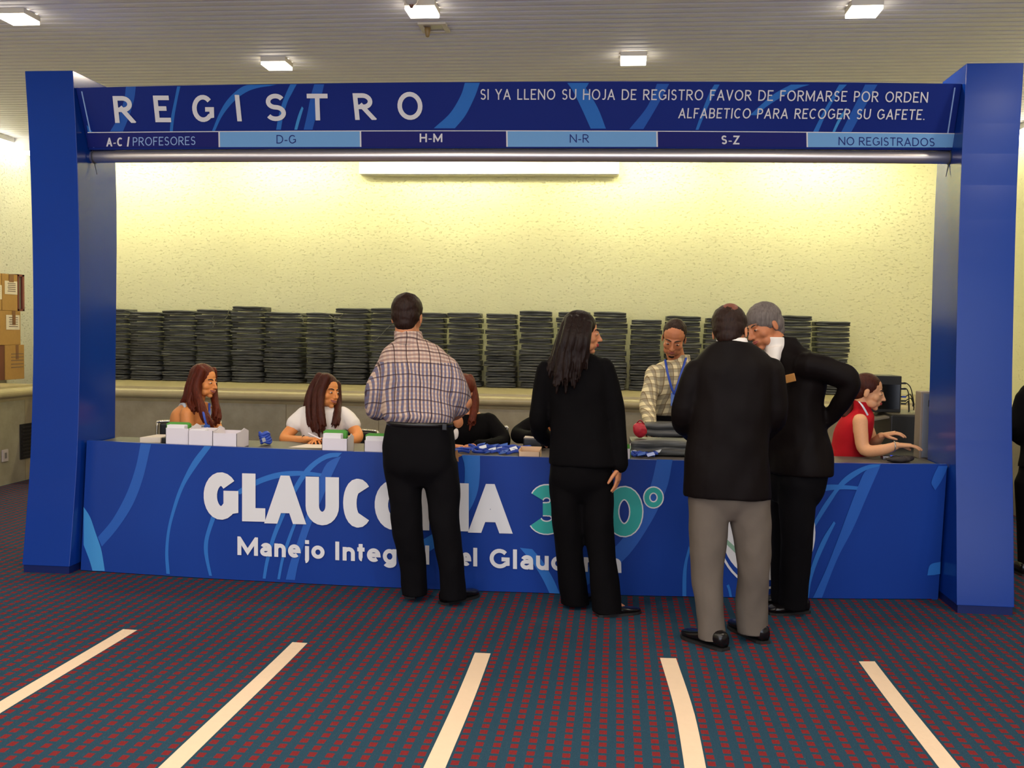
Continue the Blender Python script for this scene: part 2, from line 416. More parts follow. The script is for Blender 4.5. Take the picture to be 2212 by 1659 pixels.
# white lane tapes on the carpet
m_tape = mat('tape', (228, 200, 168), 0.7, bump=0.15, bscale=25, vary=0.03)
tapes = [((-30, 1548), (277, 1360), 'leftmost white lane tape on the carpet'), ((385, 1640), (642, 1388), 'second white lane tape from the left on the carpet'),
         ((940, 1650), (1040, 1411), 'middle white lane tape on the carpet'), ((1496, 1650), (1455, 1423), 'fourth white lane tape from the left, below the man in grey trousers'),
         ((2040, 1650), (1873, 1430), 'rightmost white lane tape on the carpet')]
for i, (pa, pb, lb) in enumerate(tapes):
    b = atZ(*pb); xt = -2.357 + 0.8855*i; y0 = 2.3; y1 = b.y
    tb = MB(); n = 24; V = []; F = []
    for k in range(n+1):
        y = y0 + (y1-y0)*k/n
        bend = 0.012*max(0, (y-(y1-0.75))/0.75)**1.5*2.2 if i == 3 else 0.0
        x = xt + (0.004*math.sin(y*3+i)) - bend
        V += [(x-0.037, y, 0.0012), (x+0.037, y + (0.006*(i-2) if k == n else 0), 0.0012), (x-0.037, y, 0.0002), (x+0.037, y, 0.0002)]
    for k in range(n):
        a = 4*k; F += [(a, a+1, a+5, a+4), (a+2, a+6, a+7, a+3), (a, a+4, a+6, a+2), (a+1, a+3, a+7, a+5)]
    F += [(0, 2, 3, 1), (4*n, 4*n+1, 4*n+3, 4*n+2)]
    tag(tb.add(V, F).build('floor_tape', m_tape), lb, 'tape', 'lane tapes on the carpet')
# ------------------------------------------------------------------ stroke lettering (centre lines in a unit box, thickened in real proportion)
def _arc(cx, cy, rx, ry, a0, a1, n=14):
    n = max(4, int(abs(a1-a0)/14)); return [(cx+rx*math.cos(math.radians(a0+(a1-a0)*k/n)), cy+ry*math.sin(math.radians(a0+(a1-a0)*k/n))) for k in range(n+1)]
_E = ('c', _arc(.5, .5, .5, .5, 0, 346))
GL = {   # char: (width in cap heights, v0, v1, strokes)
 'A': (.66, 0, 1, [('d', [(0, 0), (.5, 1), (1, 0)]), ('o', [(.17, .30), (.83, .30)])]),
 'B': (.56, 0, 1, [('c', [(0, 0), (0, 1), (.5, 1)] + _arc(.5, .76, .42, .24, 90, -90) + [(.5, .52)] + _arc(.5, .26, .5, .26, 90, -90)), ('o', [(0, .52), (.5, .52)])]),
 'C': (.64, 0, 1, [('o', _arc(.55, .5, .55, .5, 48, 312))]),
 'D': (.66, 0, 1, [('c', [(0, 0), (0, 1), (.4, 1)] + _arc(.4, .5, .6, .5, 90, -90) + [(.4, 0)])]),
 'E': (.50, 0, 1, [('o', [(1, 1), (0, 1), (0, 0), (1, 0)]), ('o', [(0, .52), (.9, .52)])]),
 'F': (.48, 0, 1, [('o', [(1, 1), (0, 1), (0, 0)]), ('o', [(0, .50), (.9, .50)])]),
 'G': (.70, 0, 1, [('o', _arc(.5, .5, .5, .5, 42, 318) + [(1, .18), (1, .46), (.62, .46)])]),
 'H': (.64, 0, 1, [('o', [(0, 0), (0, 1)]), ('o', [(1, 0), (1, 1)]), ('o', [(0, .52), (1, .52)])]),
 'I': (0, 0, 1, [('o', [(.5, 0), (.5, 1)])]),
 'J': (.36, 0, 1, [('o', [(1, 1), (1, .28)] + _arc(.4, .28, .6, .28, 0, -130))]),
 'L': (.46, 0, 1, [('o', [(0, 1), (0, 0), (1, 0)])]),
 'M': (.80, 0, 1, [('d', [(0, 0), (0, 1), (.5, .12), (1, 1), (1, 0)])]),
 'N': (.66, 0, 1, [('d', [(0, 0), (0, 1), (1, 0), (1, 1)])]),
 'O': (.76, 0, 1, [_E]), '0': (.6, 0, 1, [_E]), 'o': (.5, 0, .73, [_E]), 'degree': (.4, 0, 1, [_E]),
 'P': (.52, 0, 1, [('o', [(0, 0), (0, 1), (.5, 1)] + _arc(.5, .73, .5, .27, 90, -90) + [(0, .46)])]),
 'R': (.58, 0, 1, [('o', [(0, 0), (0, 1), (.48, 1)] + _arc(.48, .745, .46, .255, 90, -90) + [(0, .49)]), ('d', [(.42, .49), (1, 0)])]),
 'S': (.50, 0, 1, [('o', _arc(.5, .755, .46, .245, 28, 270)[:-1] + _arc(.5, .255, .5, .255, 90, -152))]),
 'T': (.56, 0, 1, [('o', [(0, 1), (1, 1)]), ('o', [(.5, 1), (.5, 0)])]),
 'U': (.64, 0, 1, [('o', [(0, 1), (0, .36)] + _arc(.5, .36, .5, .36, 180, 360) + [(1, 1)])]),
 'V': (.6, 0, 1, [('d', [(0, 1), (.5, 0), (1, 1)])]),
 'Y': (.58, 0, 1, [('d', [(0, 1), (.5, .46), (1, 1)]), ('o', [(.5, .5), (.5, 0)])]),
 'Z': (.54, 0, 1, [('o', [(0, 1), (1, 1), (0, 0), (1, 0)])]),
 '-': (.28, .30, .42, [('o', [(0, .5), (1, .5)])]),
 '/': (.30, -.05, 1.05, [('d', [(0, 0), (1, 1)])]),
 '.': (.0, 0, .1, [('o', [(.5, 0), (.5, 1)])]),
 '3': (.58, 0, 1, [('o', _arc(.47, .75, .45, .25, 158, -90)), ('o', _arc(.47, .26, .53, .26, 90, -158)), ('o', [(.30, .51), (.52, .51)])]),
 '6': (.60, 0, 1, [('c', _arc(.5, .31, .5, .31, 0, 346)), ('o', [(0, .30), (0, .52)] + _arc(.53, .58, .53, .42, 180, 48))]),
 'a': (.46, 0, .73, [('o', _arc(.5, .70, .44, .30, 165, 0) + [(.96, 0)]), ('o', [(.96, .56), (.42, .56)] + _arc(.40, .28, .40, .28, 90, 270) + [(.55, 0), (.96, .2)])]),
 'c': (.46, 0, .73, [('o', _arc(.55, .5, .55, .5, 50, 310))]),
 'd': (.48, 0, 1, [('c', _arc(.5, .355, .5, .355, 0, 346)), ('o', [(1, 0), (1, 1)])]),
 'e': (.48, 0, .73, [('o', [(.05, .50), (1, .50)] + _arc(.5, .5, .5, .5, 0, 312))]),
 'g': (.48, -.27, .73, [('c', _arc(.5, .64, .5, .36, 0, 346)), ('o', [(1, 1), (1, .22)] + _arc(.5, .22, .5, .22, 0, -155))]),
 'j': (.13, -.27, 1, [('o', [(1, .79), (1, .14)] + _arc(.2, .14, .8, .14, 0, -90)), ('o', [(1, .90), (1, 1)])]),
 'l': (0, 0, 1, [('o', [(.5, 0), (.5, 1)])]),
 'm': (.76, 0, .73, [('o', [(0, 0), (0, 1)]), ('o', [(0, .6)] + _arc(.25, .64, .25, .36, 180, 0) + [(.5, 0)]), ('o', [(.5, .6)] + _arc(.75, .64, .25, .36, 180, 0) + [(1, 0)])]),
 'n': (.44, 0, .73, [('o', [(0, 0), (0, 1)]), ('o', [(0, .55)] + _arc(.5, .60, .5, .40, 180, 0) + [(1, 0)])]),
 'r': (.26, 0, .73, [('o', [(0, 0), (0, 1)]), ('o', [(0, .5)] + _arc(.9, .5, .9, .5, 180, 95))]),
 't': (.26, 0, .93, [('o', [(.42, 1), (.42, .16)] + _arc(.85, .16, .43, .16, 180, 270)), ('o', [(0, .74), (1, .74)])]),
 'u': (.44, 0, .73, [('o', [(0, 1), (0, .4)] + _arc(.5, .40, .5, .40, 180, 360)), ('o', [(1, 1), (1, 0)])]),
}
def _clip_y(poly, y0, y1):
    for lim, sgn in ((y0, 1), (y1, -1)):
        out = []
        for i in range(len(poly)):
            a, b = poly[i-1], poly[i]; ia, ib = (a[1]-lim)*sgn >= -1e-9, (b[1]-lim)*sgn >= -1e-9
            if ia != ib:
                t = (lim-a[1])/(b[1]-a[1]); out.append((a[0]+(b[0]-a[0])*t, lim))
            if ib: out.append(b)
        poly = out
        if not poly: break
    return poly
def glyph_polys(ch, x0, y0, w, h, sw):
    """polygons of one character whose ink fills the box x0..x0+w, y0..y0+h"""
    out = []; hs = sw/2; iw = max(0, w-sw); ih = max(0, h-sw)
    for kind, pl in GL[ch][3]:
        P = [(x0+hs+u*iw if w > sw else x0+w/2, y0+hs+v*ih) for u, v in pl]
        if kind == 'o' or kind == 'd':
            # run free ends out to the box edge, diagonals beyond it (clipped below)
            def ext(a, b):
                d = math.hypot(a[0]-b[0], a[1]-b[1]) or 1; e = hs*(1.6 if kind == 'd' else 1.0)
                if kind == 'o' and abs(a[1]-b[1]) > abs(a[0]-b[0])*3 and (abs(a[1]-y0-hs) < 1e-6 or abs(a[1]-y0-h+hs) < 1e-6): return (a[0]+(a[0]-b[0])/d*e, a[1]+(a[1]-b[1])/d*e)
                if kind == 'o' and abs(a[0]-b[0]) > abs(a[1]-b[1])*3 and (abs(a[0]-x0-hs) < 1e-6 or abs(a[0]-x0-w+hs) < 1e-6): return (a[0]+(a[0]-b[0])/d*e, a[1]+(a[1]-b[1])/d*e)
                if kind == 'd': return (a[0]+(a[0]-b[0])/d*e, a[1]+(a[1]-b[1])/d*e)
                return a
            P = [ext(P[0], P[1])] + P[1:-1] + [ext(P[-1], P[-2])]
        Q = [P[0]]
        for p in P[1:]:
            if math.hypot(p[0]-Q[-1][0], p[1]-Q[-1][1]) > 1e-5: Q.append(p)
        P = Q; n = len(P)
        if n < 2: out.append([(x0, y0), (x0+w, y0), (x0+w, y0+h), (x0, y0+h)]); continue
        closed = kind == 'c'
        if closed and math.hypot(P[0][0]-P[-1][0], P[0][1]-P[-1][1]) < 1e-5: P = P[:-1]; n -= 1
        Lp, Rp = [], []
        for i in range(n):
            a = P[i-1] if (i or closed) else None; b = P[(i+1) % n] if (i < n-1 or closed) else None; p = P[i]
            def nrm(s, t):
                d = math.hypot(t[0]-s[0], t[1]-s[1]); return (-(t[1]-s[1])/d, (t[0]-s[0])/d)
            n1 = nrm(a, p) if a else nrm(p, b); n2 = nrm(p, b) if b else n1
            m = (n1[0]+n2[0], n1[1]+n2[1]); L = math.hypot(*m)
            if L < 1e-4: m = n1; k = 1
            else: m = (m[0]/L, m[1]/L); k = 1/max(0.22, m[0]*n1[0]+m[1]*n1[1])
            Lp.append((p[0]+m[0]*hs*k, p[1]+m[1]*hs*k)); Rp.append((p[0]-m[0]*hs*k, p[1]-m[1]*hs*k))
        for i in range(n if closed else n-1):
            j = (i+1) % n
            q = _clip_y([Lp[i], Lp[j], Rp[j], Rp[i]], y0, y0+h)
            if len(q) >= 3: out.append(q)
    return out
def letter_mesh(polys, W, H, hit, surf, quad, off, m, name, parent):
    """2D polygons in a W x H frame carried to the photo quad (bottom-left, bottom-right, top-left, top-right) on a face"""
    BL, BR, TL, TR = [hit(*q) for q in quad]; V = []; F = []
    for pg in polys:
        o = len(V)
        for x, y in pg:
            u = x/W; v = y/H; p = (BL*(1-u)+BR*u)*(1-v) + (TL*(1-u)+TR*u)*v; V.append(surf(p.x, p.z, off))
        F.append(tuple(range(o, o+len(pg))))
    return MB().add(V, F).build(name, m, parent, fix=False)
def one_letter(ch, quad, sw, hit, surf, off, m, name, parent):
    W = abs(quad[1][0]-quad[0][0]); H = abs(quad[0][1]-quad[2][1])
    return letter_mesh(glyph_polys(ch, 0, 0, W, H, sw), W, H, hit, surf, quad, off, m, name, parent)
def text_line(txt, quad, sw, hit, surf, off, m, name, parent, gap=0.10, space=0.34):
    """a line of words fitted to the quad (baseline to cap height); every word its own part"""
    W = abs(quad[1][0]-quad[0][0]); H = abs(quad[0][1]-quad[2][1]); s = sw/H
    pos = []; x = 0.0
    for ch in txt:
        if ch == ' ': x += space; continue
        w = max(GL[ch][0] + (s*0.5 if GL[ch][0] < 0.2 else 0), s); pos.append((ch, x, w)); x += w + gap
    total = max(p[1]+p[2] for p in pos); k = W/(total)
    words_ = []; i = 0
    for wd in txt.split():
        polys = []
        for ch in wd:
            c, px, w = pos[i]; i += 1; _, v0, v1, _s = GL[c]
            polys += glyph_polys(c, px*k, v0*H, w*k, (v1-v0)*H, sw)
        letter_mesh(polys, W, H, hit, surf, quad, off, m, name, parent)
# ------------------------------------------------------------------ registration booth
def blue(name, a, b, rough=0.32):
    m = bpy.data.materials.new(name); m.use_nodes = True; nt = m.node_tree; bs = nt.nodes['Principled BSDF']
    tc = node(nt, 'ShaderNodeTexCoord'); n = node(nt, 'ShaderNodeTexNoise'); n.inputs['Scale'].default_value = 1.3; n.inputs['Detail'].default_value = 1
    nt.links.new(tc.outputs['Object'], n.inputs['Vector']); nt.links.new(mixc(nt, n.outputs[0], a, b), bs.inputs['Base Color'])
    bs.inputs['Roughness'].default_value = rough; bs.inputs['Specular IOR Level'].default_value = 0.28; return m
m_pillar = blue('pillar_blue', (6, 50, 138), (8, 56, 146), 0.19)
m_panel = blue('panel_blue', (22, 52, 130), (30, 68, 154), 0.30)
m_head = blue('header_blue', (22, 40, 116), (28, 48, 128), 0.30)
m_r1 = mat('ribbon_light', (66, 146, 208), 0.35)
m_r2 = mat('ribbon_mid', (44, 112, 192), 0.35)
m_r3 = mat('ribbon_dim', (38, 92, 178), 0.35)
m_let = mat('lettering_white', (226, 224, 224), 0.4)
m_navy = mat('cell_navy', (24, 32, 110), 0.4)
m_cell = mat('cell_light_blue', (118, 172, 222), 0.4)
m_inkb = mat('ink_blue', (30, 44, 120), 0.4)
m_pale = mat('ink_pale', (150, 180, 226), 0.4)
m_teal = mat('teal', (46, 170, 160), 0.4)
m_alu = mat('brushed_aluminium', (214, 208, 206), 0.36, 0.85)
m_top = mat('worktop_grey', (74, 68, 64), 0.5)

# pillars: concave front profile, straight back
def pillar(label, xi, xo, pts_i, pts_b):
    prof = [(atX(px, py, xi).y, atX(px, py, xi).z) for px, py in pts_i]
    prof[0] = (prof[0][0], 3.005); prof[-1] = (prof[-1][0], 0.045)
    P = crom([(y, z) for y, z in prof], 4)
    back = [(6.30, 3.005), (6.36, 2.3), (6.34, 1.3), (6.31, 0.045)]
    B = crom(back, 3)[::-1]
    poly = [Vector((xi, y, z)) for y, z in P] + [Vector((xi, y, z)) for y, z in B]
    t = thing('booth_pillar', label, 'pillar', ((xi+xo)/2, 6.05, 0), 'booth pillars')
    MB().prism(poly, (xo-xi, 0, 0)).build('pillar_shaft', m_pillar, t, bevel=0.003)
    s = 0.004 if xo > xi else -0.004
    MB().box(min(xi, xo)+0.006, max(xi, xo)-0.006, prof[-1][0]+0.006, 6.30, 0.0, 0.045).build('plinth', mat('plinth_blue', (10, 30, 90), 0.4), t)
    return t
pillar('blue booth pillar standing at the left end of the counter', -3.24, -3.54, ((157, 150), (165, 300), (171, 500), (173, 700), (171, 850), (166, 1000), (158, 1120), (150, 1233)), None)
pillar('blue booth pillar standing at the right end of the counter', 1.88, 2.18, ((2088, 142), (2075, 400), (2067, 700), (2064, 900), (2066, 1100), (2067, 1307)), None)

# ---- counter front surface: bottom and top edge curves
def solve_front(pts, z): return q3([(lambda p: (p.x, p.y))(atZ(px, py, z)) for px, py in pts])
CZ = 0.79
c_bot = solve_front(((180, 1233), (1200, 1283), (2025, 1295)), 0.0)
c_top = solve_front(((180, 951), (1170, 988), (2048, 1003)), CZ)
def c_surf(x, z, off=0.0):
    t = z/CZ; return Vector((x, c_bot(x)*(1-t) + c_top(x)*t - off, z))
def c_hit(px, py):
    Y = 5.9
    for _ in range(12):
        p = atY(px, py, Y); t = p.z/CZ; Y = c_bot(p.x)*(1-t) + c_top(p.x)*t
    return atY(px, py, Y)
# ---- header surface
HZ0, HZ1 = 2.583, 2.91
h_top = solve_front(((160, 190), (1000, 177), (2070, 181)), HZ1)
h_bot = solve_front(((193, 319), (1100, 315), (2056, 319)), HZ0)
def h_surf(x, z, off=0.0):
    t = (z-HZ0)/(HZ1-HZ0); return Vector((x, h_bot(x)*(1-t) + h_top(x)*t - off, z))
def h_hit(px, py):
    Y = 5.9
    for _ in range(14):
        p = atY(px, py, Y); t = (p.z-HZ0)/(HZ1-HZ0); Y = h_bot(p.x)*(1-t) + h_top(p.x)*t
    return atY(px, py, Y)
def panel(surf, x0, x1, z0, z1, n, off0, off1, nz=2):
    V = []; F = []
    for off in (off0, off1):
        for i in range(n+1):
            for k in range(nz+1):
                V.append(surf(x0+(x1-x0)*i/n, z0+(z1-z0)*k/nz, off))
    m = (n+1)*(nz+1); w = nz+1
    for i in range(n):
        for k in range(nz):
            a = i*w+k; F += [(a, a+1, a+w+1, a+w), (m+a, m+a+w, m+a+w+1, m+a+1)]
        a = i*w; F += [(a, a+w, m+a+w, m+a), (a+nz, m+a+nz, m+a+w+nz, a+w+nz)]
    for i in (0, n):
        for k in range(nz):
            a = i*w+k; F.append((a, m+a, m+a+1, a+1))
    return V, F
def decal(hit, surf, pix, off, m, name, parent, sub=6):
    """a printed shape outlined in the photo, laid on a curved face as a 1 mm film"""
    P = [hit(px, py) for px, py in pix]
    Q = []
    n = len(P)
    for i in range(n):
        a, b = P[i], P[(i+1) % n]; k = max(1, int((b-a).length/0.12))
        for j in range(k): Q.append(a + (b-a)*(j/k))
    bm = bmesh.new(); vs = [bm.verts.new((p.x, p.z, 0)) for p in Q]
    f = bm.faces.new(vs); bmesh.ops.triangulate(bm, faces=[f])
    V = []; 
    bm.verts.ensure_lookup_table(); bm.verts.index_update()
    V = [surf(v.co.x, v.co.y, off) for v in bm.verts]; F = [tuple(v.index for v in f.verts) for f in bm.faces]; bm.free()
    return MB().add(V, F).build(name, m, parent)
def band(L, R, sx=1.0, ox=0, oy=0):
    pts = [(ox + x/sx, oy + y/sx) for x, y in L] + [(ox + x/sx, oy + y/sx) for x, y in R]
    return pts
def smooth_side(p, n=4): return [tuple(q) for q in crom(p, n)]

# ---- the counter
ctr = thing('registration_counter', 'long blue registration counter with GLAUCOMA 360 lettering on its front', 'counter', (-0.6, 5.85, 0))
xl, xr = c_hit(181, 1090).x, c_hit(2036, 1150).x
V, F = panel(c_surf, xl, xr, 0.004, CZ, 40, 0.0, -0.03)
fp = MB().add(V, F).build('front_panel', m_panel, ctr)
tb = MB()
n = 40; V = []; F = []
DEPTH = 0.52
WZ = 0.77
for z in (WZ-0.03, WZ):
    for i in range(n+1):
        x = xl+(xr-xl)*i/n; V += [(x, c_top(x)+0.031, z), (x, 6.36, z)]
m2 = 2*(n+1)
for i in range(n):
    a = 2*i; F += [(a, a+2, a+3, a+1), (m2+a, m2+a+1, m2+a+3, m2+a+2), (a, m2+a, m2+a+2, a+2), (a+1, a+3, m2+a+3, m2+a+1)]
F += [(0, 1, m2+1, m2), (2*n, m2+2*n, m2+2*n+1, 2*n+1)]
MB().add(V, F).build('worktop', m_top, ctr)
for x in (xl+0.02, -1.9, -0.65, 0.6, xr-0.02):
    MB().box(x-0.015, x+0.015, 6.0, 6.33, 0, 0.739).build('support_panel', m_panel, ctr)
RB = []   # (pixel outline, material)
s1 = 3.95
def resample(p, n):
    p = np.array(p, float); d = np.concatenate([[0], np.cumsum(np.hypot(*(p[1:]-p[:-1]).T))]); t = np.linspace(0, d[-1], n)
    return np.stack([np.interp(t, d, p[:, 0]), np.interp(t, d, p[:, 1])], 1)
def strip(L, R, sx, ox, oy, n=28):
    """a printed band between two sides given from the same end"""
    f = lambda p: resample([(ox + x/sx, oy + y/sx) for x, y in smooth_side(p, 5)], n)
    return f(L), f(R[::-1])
def strip_decal(hit, surf, LR, off, m, name, parent):
    V = []; n = len(LR[0])
    for S in LR:
        for px, py in S: p = hit(px, py); V.append(surf(p.x, p.z, off))
    return MB().add(V, [(i, i+1, n+i+1, n+i) for i in range(n-1)]).build(name, m, parent)
def add_band(L, R, m, sx, ox, oy):
    RB.append((strip(L, R, sx, ox, oy), m))
o1 = (s1, 0, 940)
add_band([(714, 612), (770, 700), (815, 830), (860, 960), (880, 1060), (895, 1158)], [(790, 1156), (765, 1070), (735, 990), (714, 935)], m_r1, *o1)
add_band([(1200, 72), (1160, 270), (1080, 500), (960, 720), (835, 870)], [(870, 950), (1000, 800), (1130, 600), (1220, 370), (1290, 76)], m_r3, *o1)
add_band([(1745, 92), (1640, 230), (1540, 430), (1480, 600), (1430, 800), (1410, 1000), (1420, 1182)], [(1450, 1184), (1437, 1000), (1455, 800), (1510, 600), (1580, 420), (1690, 250), (1805, 95)], m_r2, *o1)
add_band([(1805, 690), (1755, 850), (1740, 950), (1750, 1050), (1785, 1198)], [(1810, 1200), (1782, 1060), (1775, 950), (1790, 850), (1845, 690)], m_r2, *o1)
o2 = (s1, 420, 940)
add_band([(340, 490), (500, 390), (700, 320), (900, 305), (1115, 330)], [(1115, 355), (900, 345), (720, 365), (560, 415), (390, 505)], m_r2, *o2)
add_band([(1260, 150), (1150, 153), (1050, 200), (950, 285), (860, 420), (770, 600), (700, 760), (650, 900), (605, 1080), (583, 1222)], [(608, 1224), (635, 1080), (685, 900), (740, 760), (810, 600), (890, 450), (970, 330), (1060, 242), (1150, 195), (1225, 186)], m_r2, *o2)
add_band([(1205, 195), (1130, 240), (1075, 350), (1010, 520), (930, 760), (880, 910), (820, 1080), (780, 1232)], [(858, 1236), (890, 1080), (945, 910), (1005, 740), (1095, 530), (1170, 350), (1252, 180)], m_r3, *o2)
add_band([(900, 620), (830, 790), (785, 910), (740, 1060), (708, 1228)], [(731, 1230), (765, 1060), (815, 910), (865, 770), (915, 630)], m_r2, *o2)
o4 = (3.456, 740, 840)
add_band([(890, 495), (912, 580), (908, 720), (870, 880), (790, 1000), (660, 1090), (500, 1180)], [(520, 1290), (690, 1185), (830, 1060), (940, 920), (1005, 780), (1025, 640), (1026, 498)], m_r2, *o4)
add_band([(1419, 992), (1405, 1050), (1378, 1110), (1330, 1180), (1250, 1240)], [(1250, 1275), (1345, 1212), (1405, 1130), (1440, 1055), (1453, 993)], m_r3, 1, 0, 0)
add_band([(1123, 1183), (1150, 1215), (1172, 1250), (1187, 1281)], [(1209, 1282), (1195, 1250), (1172, 1212), (1150, 1186)], m_r2, 1, 0, 0)
o7 = (3.857, 1420, 1000)
add_band([(262, 690), (225, 830), (210, 950), (208, 1108)], [(241, 1110), (242, 950), (250, 830), (275, 720)], m_r2, *o7)
add_band([(575, 1020), (590, 1060), (600, 1114)], [(622, 1116), (612, 1060), (595, 1010)], m_r2, *o7)
o8 = (3.949, 1700, 940)
add_band([(800, 248), (700, 252), (580, 300), (480, 370), (400, 470), (320, 580), (260, 680), (180, 830)], [(190, 860), (290, 700), (380, 560), (440, 470), (510, 405), (600, 340), (680, 295), (765, 288)], m_r2, *o8)
add_band([(150, 452), (245, 433), (400, 420), (640, 440)], [(630, 466), (440, 462), (245, 487), (150, 505)], m_r2, *o8)
add_band([(700, 285), (650, 330), (560, 550), (440, 870), (330, 1150), (220, 1386)], [(297, 1386), (430, 1050), (560, 800), (690, 500), (795, 262)], m_r3, *o8)
add_band([(398, 733), (300, 890), (220, 1080), (165, 1280), (150, 1384)], [(185, 1384), (205, 1250), (260, 1080), (340, 900), (413, 750)], m_r2, *o8)
add_band([(1290, 262), (1255, 330), (1230, 405), (1245, 440), (1262, 470)], [(1310, 400), (1345, 330), (1370, 262)], m_r3, *o8)
add_band([(1308, 1078), (1220, 1105), (1195, 1195)], [(1250, 1192), (1304, 1182)], m_r2, *o8)
for i, (pix, m) in enumerate(RB):
    strip_decal(c_hit, c_surf, pix, 0.0010 + 0.0002*i, m, 'printed_ribbon', ctr)
# round logo behind the men's legs: thin white ring, blue gap, white disc with green stripe
def ell_pts(cx, cy, a, b, n=48): return [(cx + a*math.cos(2*PI*k/n), cy + b*math.sin(2*PI*k/n)) for k in range(n)]
for i, (a, b, m, nm) in enumerate(((106, 122, m_let, 'logo_ring'), (101, 117, m_panel, 'logo_gap'), (96, 103, m_let, 'logo_disc'))):
    decal(c_hit, c_surf, ell_pts(1655, 1150, a, b), 0.0055+0.0004*i, m, nm, ctr)
decal(c_hit, c_surf, [(1562, 1168), (1597, 1203), (1640, 1226), (1640, 1219), (1600, 1192), (1563, 1158)], 0.0069, mat('logo_green', (140, 176, 150), 0.4), 'logo_stripe', ctr)
# big words
def lbox(x0, x1, yt0, yb0, yt1=None, yb1=None):
    yt1 = yt0 if yt1 is None else yt1; yb1 = yb0 if yb1 is None else yb1
    return ((x0, yb0), (x1, yb1), (x0, yt0), (x1, yt1))
for ch, x0, x1, yt, yb in (('G', 441, 516, 1019, 1122), ('L', 524, 574, 1022, 1126), ('A', 577, 657, 1026, 1131), ('U', 661, 733, 1029, 1134), ('C', 742, 803, 1033, 1139), ('O', 810, 892, 1036, 1144), ('M', 901, 1013, 1041, 1146), ('A', 1017, 1102, 1044, 1151)):
    sl = 0.025*(x1-x0)
    one_letter(ch, lbox(x0, x1, yt, yb-sl*0.5, yt+sl, yb+sl*0.5), 29 if ch not in 'MA' else 27, c_hit, c_surf, 0.008, m_let, 'letter', ctr)
for ch, x0, x1, yt, yb, sw in (('3', 1143, 1222, 1045, 1155, 31), ('6', 1224, 1306, 1047, 1158, 31), ('0', 1307, 1390, 1049, 1160, 31), ('degree', 1389, 1434, 1050, 1098, 16)):
    one_letter(ch, lbox(x0, x1, yt, yb), sw, c_hit, c_surf, 0.008, m_let, 'digit_outline', ctr)
    k = 2.7
    one_letter(ch, lbox(x0+k, x1-k, yt+k, yb-k), sw-2*k, c_hit, c_surf, 0.0095, m_teal, 'digit', ctr)
for w, x0, x1, yt0, yb0, yt1, yb1 in (('Manejo', 514, 702, 1158, 1198, 1168, 1207), ('Integral', 723, 930, 1169, 1209, 1178, 1219), ('del', 970, 1032, 1180, 1220, 1183, 1223), ('Glaucoma', 1058, 1343, 1184, 1226, 1194, 1237)):
    text_line(w, lbox(x0, x1, yt0, yb0, yt1, yb1), 8.6, c_hit, c_surf, 0.0085, m_let, 'lettering', ctr, gap=0.085)

# ---- the header
hx0, hx1 = -3.238, 1.878
hdr = thing('header_sign', 'blue REGISTRO header board spanning between the two pillars above the counter', 'sign', (-0.7, 6.0, HZ0))
V, F = panel(h_surf, hx0, hx1, HZ0-0.012, HZ1, 40, 0.0, -0.05)
MB().add(V, F).build('header_board', m_head, hdr)
off = 0.001
HB = []
def hband(L, R, m, ox, oy, sx=3.95): HB.append((strip(L, R, sx, ox, oy), m))
hband([(740, 1066), (752, 1126)], [(790, 1126), (741, 1067)], m_r2, 0, 0)
hband([(1075, 740), (1060, 850), (1010, 1000), (940, 1122)], [(1050, 1122), (1100, 1000), (1145, 850), (1160, 740)], m_r3, 0, 0)
hband([(1512, 738), (1490, 850), (1460, 1000), (1450, 1122)], [(1475, 1122), (1488, 1000), (1515, 850), (1540, 738)], m_r2, 0, 0)
hband([(2360, 722), (2200, 724), (2080, 735), (1960, 830), (1880, 950), (1810, 1118)], [(1835, 1118), (1900, 985), (2000, 862), (2110, 782), (2212, 748), (2300, 735)], m_r2, 0, 0)
hband([(265, 325), (230, 400), (195, 490), (165, 600), (145, 712)], [(185, 712), (205, 600), (240, 480), (280, 400), (320, 325)], m_r2, 560, 100)
hband([(365, 513), (340, 570), (318, 640), (300, 712)], [(325, 712), (345, 640), (378, 530)], m_r1, 560, 100)
hband([(470, 325), (440, 430), (410, 580), (380, 712)], [(455, 712), (490, 580), (530, 430), (555, 325)], m_r3, 560, 100)
hband([(1755, 312), (1720, 420), (1630, 570), (1490, 700)], [(1670, 700), (1760, 590), (1840, 430), (1882, 312)], m_r2, 560, 100)
hband([(890, 708), (940, 780), (1010, 920), (1090, 1098)], [(1220, 1098), (1150, 920), (1050, 755), (1000, 708)], m_r2, 1000, 0)
hband([(985, 708), (1000, 740), (1020, 760)], [(1045, 755), (1060, 735), (1075, 708)], m_r2, 1000, 0)
hband([(1655, 716), (1620, 810), (1560, 930), (1420, 1102)], [(1540, 1102), (1620, 970), (1700, 830), (1760, 716)], m_r3, 1000, 0)
hband([(2145, 722), (2100, 800), (2040, 950), (1985, 1108)], [(2010, 1108), (2065, 970), (2120, 850), (2190, 722)], m_r2, 1000, 0)
hband([(230, 720), (100, 790), (0, 870), (-120, 980)], [(-60, 980), (0, 925), (110, 850), (270, 760), (390, 720)], m_r2, 1650, 0, 3.936)
hband([(640, 720), (580, 820), (500, 960), (415, 1128)], [(460, 1128), (530, 970), (610, 830), (705, 720)], m_r2, 1650, 0, 3.936)
hband([(703, 913), (640, 1000), (605, 1070), (580, 1128)], [(602, 1128), (640, 1050), (702, 940)], m_r1, 1650, 0, 3.936)
hband([(860, 720), (820, 800), (770, 900), (655, 1128)], [(740, 1128), (820, 980), (890, 850), (965, 720)], m_r3, 1650, 0, 3.936)
for i, (pix, m) in enumerate(HB): strip_decal(h_hit, h_surf, pix, 0.0010+0.0001*i, m, 'printed_ribbon', hdr)
